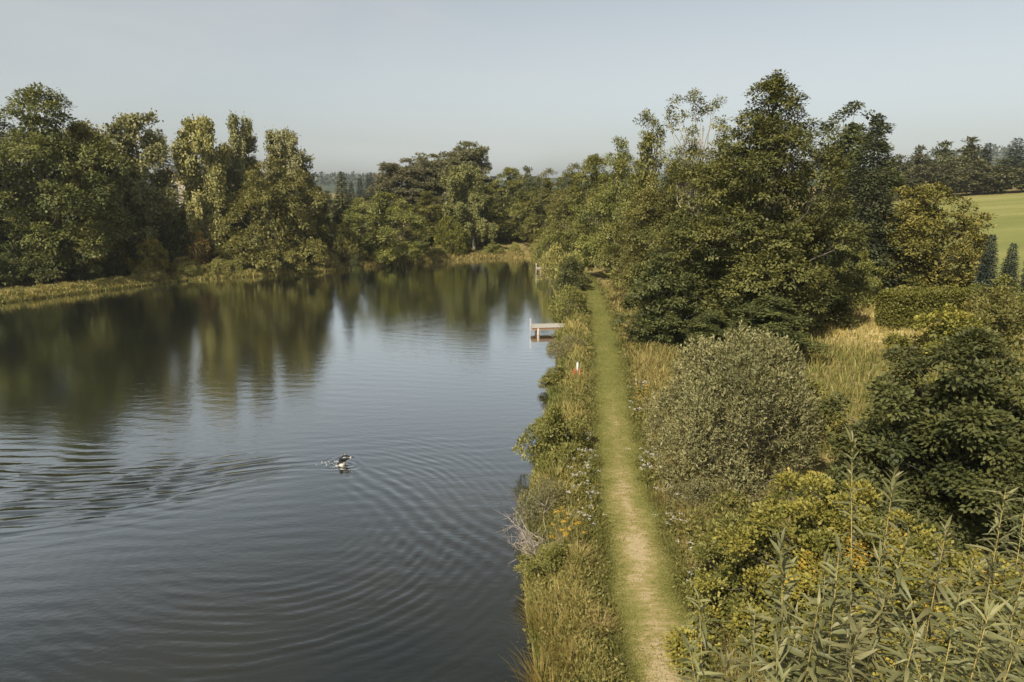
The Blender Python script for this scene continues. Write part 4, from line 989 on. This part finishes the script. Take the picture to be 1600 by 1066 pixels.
def tube_obj(name, pts, r, mat, parent, sides=8):
    pts = np.array(pts, float); tv, tf = tubes([(pts, np.full(len(pts), r))], sides)
    n0 = len(tv); tv = np.concatenate([tv, pts[[0]], pts[[-1]]])
    cap = np.array([[n0, (i + 1) % sides, i] for i in range(sides)] + [[n0 + 1, n0 - sides + i, n0 - sides + (i + 1) % sides] for i in range(sides)])
    return ob(name, mesh_np(name, tv, [tf, cap], mat=mat, smooth=True), parent)
def jetty(x0, x1, y, w, z, label, rot=0):
    e = bpy.data.objects.new('bathing_jetty', None); COL.objects.link(e); e.location = (x0, y, 0); e.rotation_euler = (0, 0, rot)
    L = x1 - x0; n = int(L / .145); bmesh_ = boxmesh('plank', .135, w, .04, M['deck'])
    for i in range(n):
        p = ob('plank', bmesh_, e, (.07 + i * .145, 0, z + .003 * math.sin(i * 2.3)))
    bb = boxmesh('beam', L, .09, .15, M['beam'])
    for s in (-1, 1): ob('beam', bb, e, (L / 2, s * (w / 2 - .1), z - .10))
    for x in (.42, L - .25):
        for s in (-1, 1):
            tube_obj('post', [(x, s * (w / 2 - .10), -1.2), (x, s * (w / 2 - .10), z - .03)], .085, M['post'], e)
    lad = None
    for i, s in enumerate((-1, 1)):
        xx = .13 + .17 * 0; yy = s * .19 - w * .18
        r_ = tube_obj('ladder_rail', [(-.06, yy, -.8), (-.06, yy, z + .1), (-.06, yy, z + .50), (-.05, yy, z + .54)], .02, M['metal'], e)
        if i == 0:
            for q in range(4): tube_obj('rung', [(-.06, yy, -.55 + q * .27), (-.06, yy + .38, -.55 + q * .27)], .02, M['metal'], r_)
    tag(e, label, 'jetty', 'bathing jetties')
jetty(1.25, 4.3, 44.2, 1.2, .48, 'near wooden bathing jetty with ladder beside the rounded bush', R(6))
jetty(2.75, 5.2, 76.6, 1.3, .50, 'far small wooden jetty with ladder under the pale bushes', R(4))

# marker post in the bank grass
M['signred'] = flat_mat('red_orange_paint', (.26, .075, .035)); M['signwhite'] = flat_mat('white_paint', (.40, .39, .36), .5)
e = bpy.data.objects.new('marker_post', None); COL.objects.link(e); e.location = (3.02, 30.4, gz(3.02, 30.4) - .12)
tube_obj('post', [(0, 0, -.2), (0, 0, .5), (0, 0, .86)], .05, M['signwhite'], e)
tube_obj('post_cap', [(0, 0, .86), (0, 0, .88), (0, 0, .90)], .045, M['signwhite'], e)
for sx in (-.14, .1): ob('red_board', boxmesh('red_board', .14, .04, .26, M['signred']), e, (sx, -.085, .46))
tag(e, 'small white post with red-orange boards in the bank grass', 'post')

# pale house glimpsed between the birches
M['render'] = flat_mat('cream_render', (.66, .58, .48)); M['tile'] = flat_mat('brown_roof_tile', (.26, .17, .11)); 
m, nt, n_, l_, p_ = newmat('window_glass'); p_.inputs['Base Color'].default_value = (.05, .06, .07, 1); p_.inputs['Roughness'].default_value = .08; M['glass'] = m
def house(x, y, rz):
    e = bpy.data.objects.new('house', None); COL.objects.link(e); e.location = (x, y, gz(x, y)); e.rotation_euler = (0, 0, rz)
    W, D, H, RH = 5.5, 8.0, 5.6, 3.4
    bm = bmesh.new(); v = [bm.verts.new(c) for c in [(-W/2, -D/2, 0), (W/2, -D/2, 0), (W/2, D/2, 0), (-W/2, D/2, 0), (-W/2, -D/2, H), (W/2, -D/2, H), (W/2, D/2, H), (-W/2, D/2, H), (0, -D/2, H + RH), (0, D/2, H + RH)]]
    for f in [(0, 1, 5, 8, 4), (2, 3, 7, 9, 6), (1, 2, 6, 5), (3, 0, 4, 7), (3, 2, 1, 0), (4, 8, 9, 7), (5, 6, 9, 8)]: bm.faces.new([v[i] for i in f])
    me = bpy.data.meshes.new('wall'); bm.to_mesh(me); bm.free(); me.materials.append(M['render']); ob('wall', me, e)
    sl = math.hypot(W / 2 + .5, RH * (W / 2 + .5) / (W / 2)); an = math.atan2(RH, W / 2)
    for s in (-1, 1):
        r = ob('roof', boxmesh('roof', sl, D + 1.0, .18, M['tile'], .02), e, (s * (W / 4 + .25), 0, H + RH / 2 - .2 + .12)); r.rotation_euler = (0, s * an, 0)
    ob('chimney', boxmesh('chimney', .6, .6, 1.6, M['tile'], .02), e, (1.2, 1.0, H + RH - .4))
    for wx, wz in [(-1.5, 1.6), (1.5, 1.6), (-1.3, 4.4), (1.3, 4.4), (0, 6.7)]:
        w = ob('window', boxmesh('window', 1.1, .12, 1.3, M['signwhite']), e, (wx, -D / 2 - .02, wz)); ob('pane', boxmesh('pane', .92, .06, 1.12, M['glass']), w, (0, -.05, 0))
    tag(e, 'pale gabled house glimpsed between two birches on the left bank', 'house')
house(-45.2, 93, R(26))

# ------------------------------------------------------------------ swimming dog
def dog():
    J = {  # x forward, z up; water at 0
        'pelvis': (-.62, 0, -.20, .12, .12), 'belly': (-.36, 0, -.17, .125, .135), 'chest': (-.10, 0, -.14, .135, .155), 'neck': (.05, 0, -.02, .125, .13),
        'throat': (.13, 0, .10, .115, .115), 'skull': (.19, 0, .215, .112, .098), 'brow': (.27, 0, .215, .088, .076), 'muzzle': (.35, 0, .20, .056, .050), 'nose': (.42, 0, .20, .045, .040),
        'tail1': (-.78, 0, -.12, .04, .04), 'tail2': (-.98, 0, -.06, .035, .035), 'tail3': (-1.15, 0, -.04, .022, .022)}
    E_ = [('pelvis', 'belly'), ('belly', 'chest'), ('chest', 'neck'), ('neck', 'throat'), ('throat', 'skull'), ('skull', 'brow'), ('brow', 'muzzle'), ('muzzle', 'nose'), ('pelvis', 'tail1'), ('tail1', 'tail2'), ('tail2', 'tail3')]
    for s, nm in ((-1, 'r'), (1, 'l')):
        f = .10 * s
        J['sh' + nm] = (-.04, s * .11, -.26, .06, .06); J['el' + nm] = (.02 + f, s * .12, -.40, .045, .045); J['wr' + nm] = (.10 + f, s * .12, -.52, .032, .032); J['pa' + nm] = (.18 + f, s * .12, -.55, .036, .026)
        J['hp' + nm] = (-.62, s * .10, -.30, .075, .075); J['kn' + nm] = (-.52 - f, s * .12, -.44, .05, .05); J['hk' + nm] = (-.70 - f, s * .12, -.56, .032, .032); J['ft' + nm] = (-.66 - f, s * .12, -.70, .034, .028)
        E_ += [('chest', 'sh' + nm), ('sh' + nm, 'el' + nm), ('el' + nm, 'wr' + nm), ('wr' + nm, 'pa' + nm), ('pelvis', 'hp' + nm), ('hp' + nm, 'kn' + nm), ('kn' + nm, 'hk' + nm), ('hk' + nm, 'ft' + nm)]
    ks = list(J); me = bpy.data.meshes.new('dog_skeleton'); me.from_pydata([J[k][:3] for k in ks], [(ks.index(a), ks.index(b)) for a, b in E_], [])
    tmp = bpy.data.objects.new('dog_skeleton', me); COL.objects.link(tmp)
    tmp.modifiers.new('skin', 'SKIN'); ss = tmp.modifiers.new('sub', 'SUBSURF'); ss.levels = 2; ss.render_levels = 2
    sv = me.skin_vertices[0].data
    for i, k in enumerate(ks): sv[i].radius = J[k][3:5]; sv[i].use_root = (k == 'pelvis')
    dg = bpy.context.evaluated_depsgraph_get(); me2 = bpy.data.meshes.new_from_object(tmp.evaluated_get(dg)); me2.name = 'dog_body'
    bpy.data.objects.remove(tmp)
    co = np.zeros(len(me2.vertices) * 3, np.float32); me2.vertices.foreach_get('co', co); co = co.reshape(-1, 3)
    x, yy, z = co.T
    white = ((z < .03 + .40 * x) & (x > -.06 + .3 * z) & (z > -.3)) | (x > .39) | (z < -.48)
    a = me2.attributes.new('tint', 'FLOAT', 'POINT'); a.data.foreach_set('value', white.astype(np.float32))
    m, nt, n, l, p = newmat('dog_coat'); at = n.new('ShaderNodeAttribute'); at.attribute_name = 'tint'
    tx = n.new('ShaderNodeTexCoord'); k = n.new('ShaderNodeTexNoise'); k.inputs['Scale'].default_value = 60; l.new(tx.outputs['Object'], k.inputs['Vector'])
    mx = n.new('ShaderNodeMix'); mx.data_type = 'RGBA'; l.new(at.outputs['Fac'], mx.inputs['Factor']); mx.inputs[6].default_value = (.010, .010, .011, 1); mx.inputs[7].default_value = (.52, .47, .42, 1)
    l.new(mx.outputs[2], p.inputs['Base Color']); p.inputs['Roughness'].default_value = .38
    bp = n.new('ShaderNodeBump'); bp.inputs['Strength'].default_value = .5; bp.inputs['Distance'].default_value = .01; l.new(k.outputs['Fac'], bp.inputs['Height']); l.new(bp.outputs[0], p.inputs['Normal'])
    M['coat'] = m
    me2.materials.clear(); me2.materials.append(m); me2.polygons.foreach_set('use_smooth', np.ones(len(me2.polygons), bool))
    body = ob('dog', me2, loc=(DOG[0] - .12, DOG[1], -.07)); body.rotation_euler = (0, R(-10), R(-12)); body.scale = (1.28,) * 3
    # ears, eyes, nose
    blk, _, _, _, bp_ = newmat('black_ear'); bp_.inputs['Base Color'].default_value = (.012, .011, .011, 1); bp_.inputs['Roughness'].default_value = .45
    for s in (-1, 1):
        bm = bmesh.new(); bmesh.ops.create_uvsphere(bm, u_segments=10, v_segments=8, radius=1)
        bmesh.ops.scale(bm, vec=(.06, .02, .10), verts=bm.verts)
        me = bpy.data.meshes.new('ear'); bm.to_mesh(me); bm.free(); me.materials.append(blk)
        o = ob('ear', me, body, (.15, s * .115, .20)); o.rotation_euler = (R(-22 * s), R(28), 0)
        bm = bmesh.new(); bmesh.ops.create_uvsphere(bm, u_segments=8, v_segments=6, radius=.012); me = bpy.data.meshes.new('eye'); bm.to_mesh(me); bm.free(); me.materials.append(M['glass'])
        ob('eye', me, body, (.312, s * .056, .245))
    bm = bmesh.new(); bmesh.ops.create_uvsphere(bm, u_segments=8, v_segments=6, radius=.02); me = bpy.data.meshes.new('nose'); bm.to_mesh(me); bm.free(); me.materials.append(blk)
    ob('nose', me, body, (.462, 0, .215))
    tag(body, 'black and white dog swimming with its head above the water', 'dog')
dog()
# white water thrown up beside the dog
g = np.random.default_rng(77); Vs, Fs = [], []
for i in range(40):
    a = g.uniform(1.9, 4.9); r = .18 + abs(g.normal(0, .28)); c = np.array([DOG[0] - .02 + math.cos(a) * r, DOG[1] - .02 + math.sin(a) * r * .6, .012]); q = g.uniform(.008, .026)
    o8 = np.array([(1, 0, 0), (-1, 0, 0), (0, 1, 0), (0, -1, 0), (0, 0, 1), (0, 0, -1)]) * q * np.array([1.6, .8, .5])
    Vs.append(c + o8); Fs.append(np.array([(0, 2, 4), (2, 1, 4), (1, 3, 4), (3, 0, 4), (2, 0, 5), (1, 2, 5), (3, 1, 5), (0, 3, 5)]) + i * 6)
M['foam'] = flat_mat('foam_white', (.42, .43, .42), .3)
tag(ob('splash_foam', mesh_np('splash_foam', np.concatenate(Vs), np.concatenate(Fs), mat=M['foam'], smooth=True)), 'flecks of white foam splashed up around the swimming dog', 'foam', kind='stuff')

# ------------------------------------------------------------------ tall osier willow below the camera
def osier_leaf(L=.132, W=.023, bend=.25):
    k = 6; t = np.linspace(0, 1, k); w = W * .5 * np.sin(np.pi * np.clip(t, 0.02, .995) ** .8) ** .9
    x = L * t; z = -bend * L * t ** 2
    V = []
    for i in range(k): V += [(x[i], w[i], z[i] + w[i] * .35), (x[i], 0, z[i]), (x[i], -w[i], z[i] + w[i] * .35)]
    F = []
    for i in range(k - 1): a = 3 * i; F += [(a, a + 1, a + 4, a + 3), (a + 1, a + 2, a + 5, a + 4)]
    return np.array(V), np.array(F)
LEAFV, LEAFF = osier_leaf()
def osier(root, tips, name, label, n_single, seed):
    g = np.random.default_rng(seed)
    e = bpy.data.objects.new(name, None); COL.objects.link(e); e.location = root
    root = np.array(root, float)
    lm = [mesh_np('leaf', *osier_leaf(.132, W, b), np.full(18, tt), M['osier'], True) for W, b, tt in ((.024, .2, .35), (.027, .35, .5), (.022, .1, .7), (.026, .5, .25))]
    left = n_single
    for ti, (tx, ty, tz, ln, nl) in enumerate(tips):
        tip = np.array((tx, ty, tz)); hb = root + np.array([g.normal() * .15 + .62 * (tx - root[0]), g.normal() * .15 + .62 * (ty - root[1]), 0])
        # the shoot: from the crown of the shrub, steepening towards its tip
        low = hb + (tip - hb) * .42 + np.array([g.normal() * .15, g.normal() * .15, 0])
        k = 14; t = np.linspace(0, 1, k)[:, None]
        side = np.array([g.normal() * .10, g.normal() * .10, 0])
        pts = hb * (1 - t) ** 2 + 2 * t * (1 - t) * (low + side) + tip * t ** 2
        L = np.linalg.norm(np.diff(pts, axis=0), axis=1).sum()
        tv, tf = tubes([(pts - root, .0075 * (1 - t[:, 0]) ** .8 + .0022)], 6)
        st = ob('shoot', mesh_np('shoot', tv, tf, mat=M['osierbark'], smooth=True), e)
        f0 = 1 - ln / L; u = f0 + (1 - f0) * ((np.arange(nl) + g.random(nl) * .6) / nl) ** .7; u = np.clip(u, 0, .999)
        j = u * (k - 1); ji = j.astype(int); fr = (j - ji)[:, None]
        bp = pts[ji] * (1 - fr) + pts[np.minimum(ji + 1, k - 1)] * fr; ax = unit(pts[np.minimum(ji + 1, k - 1)] - pts[ji])
        az_ = np.arange(nl) * 2.3999 + g.normal(size=nl) * .3
        rel = (u - f0) / (1 - f0)
        el_ = .36 + .85 * rel ** 5 + g.normal(size=nl) * .28
        s1 = unit(np.cross(ax, np.array([[.3, 1., .1]]))); s2 = np.cross(ax, s1)
        D = unit(ax * np.sin(el_)[:, None] + (s1 * np.cos(az_)[:, None] + s2 * np.sin(az_)[:, None]) * np.cos(el_)[:, None])
        N = unit(ax + rdir(nl, g) * .55); S = unit(np.cross(N, D)); N = np.cross(D, S)
        sc_ = g.uniform(.5, 1.3, nl) * (.72 + .4 * np.sin(np.pi * np.clip(rel, .1, .95)))
        tint = np.clip(g.normal(.42, .22, nl) + .28 * sstep(.75, 1, rel), 0, 1)
        ns = min(left, nl) if ti < 12 else 0; left -= ns
        single = set(np.argsort(-rel)[:ns].tolist()); Vs, Fs, Ts, c = [], [], [], 0
        for q in range(nl):
            if q in single:
                lo = bpy.data.objects.new('leaf', lm[int(tint[q] * 3.99) % 4]); COL.objects.link(lo); lo.parent = st
                mt = Matrix((( *D[q],), (*S[q],), (*N[q],))).transposed().to_4x4(); mt.translation = Vector(bp[q] - root)
                lo.matrix_local = mt @ Matrix.Scale(float(sc_[q]), 4)
            else:
                lv = LEAFV.copy(); lv[:, 2] -= g.uniform(-.2, .8) * lv[:, 0] ** 2 / .14; lv[:, 1] *= g.uniform(.7, 1.3); lv[:, 1] += g.uniform(-.35, .35) * lv[:, 0] ** 2 / .14
                Vs.append((lv[:, :1] * D[q] + lv[:, 1:2] * S[q] + lv[:, 2:] * N[q]) * sc_[q] + bp[q] - root); Fs.append(LEAFF + c); c += 18; Ts.append(np.full(18, tint[q]))
        if Vs: ob('foliage', mesh_np('foliage', np.concatenate(Vs), np.concatenate(Fs), np.concatenate(Ts), M['osier'], True), st)['kind'] = 'stuff'
    tag(e, label, 'shrub')
OSIER_A = [(2.14,4.05,7.94,1.38,92),(2.64,4.39,7.59,1.01,72),(1.62,3.73,7.42,0.87,76),(1.87,3.54,7.46,1.16,88),(2.32,3.65,7.5,1.01,80),(2.61,3.75,7.49,1.09,88),(2.02,3.97,7.13,1.01,72),(3.06,3.92,7.33,1.16,80),(2.3,3.13,7.47,1.01,72),(2.37,3.01,7.42,0.87,68),(1.66,3.29,7.29,1.01,72),(2.19,3.57,7.16,0.87,68),(1.48,3.34,7.03,0.87,64),(1.16,3.22,6.99,0.72,60),(0.91,3.06,7.19,0.72,52),(1.26,4.1,6.78,0.51,32),(3.76,4.82,7.23,1.01,72),(3.76,4.61,7.24,1.16,72),(3.38,4.02,7.33,1.16,72),(2.53,4.25,7.01,1.01,68),(2.74,4.04,6.97,1.01,72),(1.64,4.08,6.69,0.87,64),(1.79,3.81,6.85,0.87,64),(1.82,3.17,7.22,0.87,68),(2.07,3.08,7.28,0.87,68),(2.81,3.38,7.21,1.01,72),(2.43,4.37,6.64,1.01,68),(3.31,4.43,6.86,1.01,72),(1.57,3.53,6.76,0.81,54),(1.05,3.24,6.41,1.3,52),(1.45,3.25,6.53,0.83,54),(1.34,2.78,6.61,1.1,60),(2.65,3.44,7.09,1.09,74),(3.07,3.36,6.18,1.21,62),(2.24,3.14,6.89,1.0,54),(3.86,4.27,5.33,1.21,52),(3.68,4.27,5.82,1.22,68),(1.4,3.29,6.59,0.99,58),(1.43,2.83,6.69,0.75,72),(3.56,3.9,6.22,1.13,56),(3.21,3.61,6.97,0.84,72),(2.04,3.63,6.83,1.07,72),(1.94,2.91,6.54,0.76,58),(2.01,4.19,5.65,0.8,56),(1.65,3.5,6.93,0.77,60),(2.16,2.76,6.62,0.89,56),(3.41,4.43,6.0,1.08,54),(1.73,3.61,6.67,0.8,64),(2.53,3.89,6.83,0.94,66),(1.4,3.34,6.18,0.89,54),(2.49,4.42,6.2,0.79,52),(1.34,3.94,6.13,0.81,52),(2.15,3.35,6.58,0.75,68),(1.89,3.75,5.52,0.84,58),(1.31,2.89,6.99,0.97,58),(2.23,3.22,6.93,0.83,52),(1.46,3.2,6.9,0.86,60),(1.71,4.4,6.0,1.05,70),(2.15,3.78,5.64,1.18,74),(1.17,3.5,6.31,1.26,70),(2.89,3.28,6.14,1.11,76),(3.01,3.59,6.8,0.85,76),(3.15,4.44,6.25,1.28,54),(3.2,3.95,6.6,0.84,64),(3.77,4.57,6.43,1.11,52),(3.01,3.55,6.25,1.0,64),(2.48,2.92,7.43,1.26,52),(2.36,3.57,6.91,1.17,64),(3.59,4.27,5.86,0.84,72),(2.54,3.67,5.92,1.18,68),(2.28,4.09,6.64,0.79,68),(2.55,3.05,6.82,0.94,76),(2.8,3.22,6.23,0.93,54),(1.24,3.4,6.3,1.18,60),(2.3,4.14,5.5,0.96,54),(1.61,4.2,5.49,1.02,64),(1.99,3.5,6.19,1.09,58),(2.51,3.5,5.9,0.79,68)]


osier((2.9, 4.9, gz(2.9, 4.9)), OSIER_A, 'osier_willow', 'tall osier willow with long narrow grey-green leaves in the lower right foreground', 300, 3)

# ------------------------------------------------------------------ the hazy air
def haze():
    bm = bmesh.new(); bmesh.ops.create_cube(bm, size=1); bmesh.ops.scale(bm, vec=(3260, 1720, 95), verts=bm.verts); bmesh.ops.translate(bm, vec=(0, 780, 44), verts=bm.verts)
    me = bpy.data.meshes.new('haze'); bm.to_mesh(me); bm.free()
    m = bpy.data.materials.new('haze_air'); m.use_nodes = True; n = m.node_tree.nodes; n.remove(n['Principled BSDF'])
    v = n.new('ShaderNodeVolumePrincipled'); v.inputs['Color'].default_value = (.80, .86, .92, 1); v.inputs['Density'].default_value = HAZE_DENSITY; v.inputs['Anisotropy'].default_value = .1
    m.node_tree.links.new(v.outputs[0], n['Material Output'].inputs['Volume'])
    me.materials.append(m)
    tag(ob('haze', me), 'thin bluish haze in the air over the whole scene', 'haze', kind='stuff')
HAZE_DENSITY = 0.00016
haze()
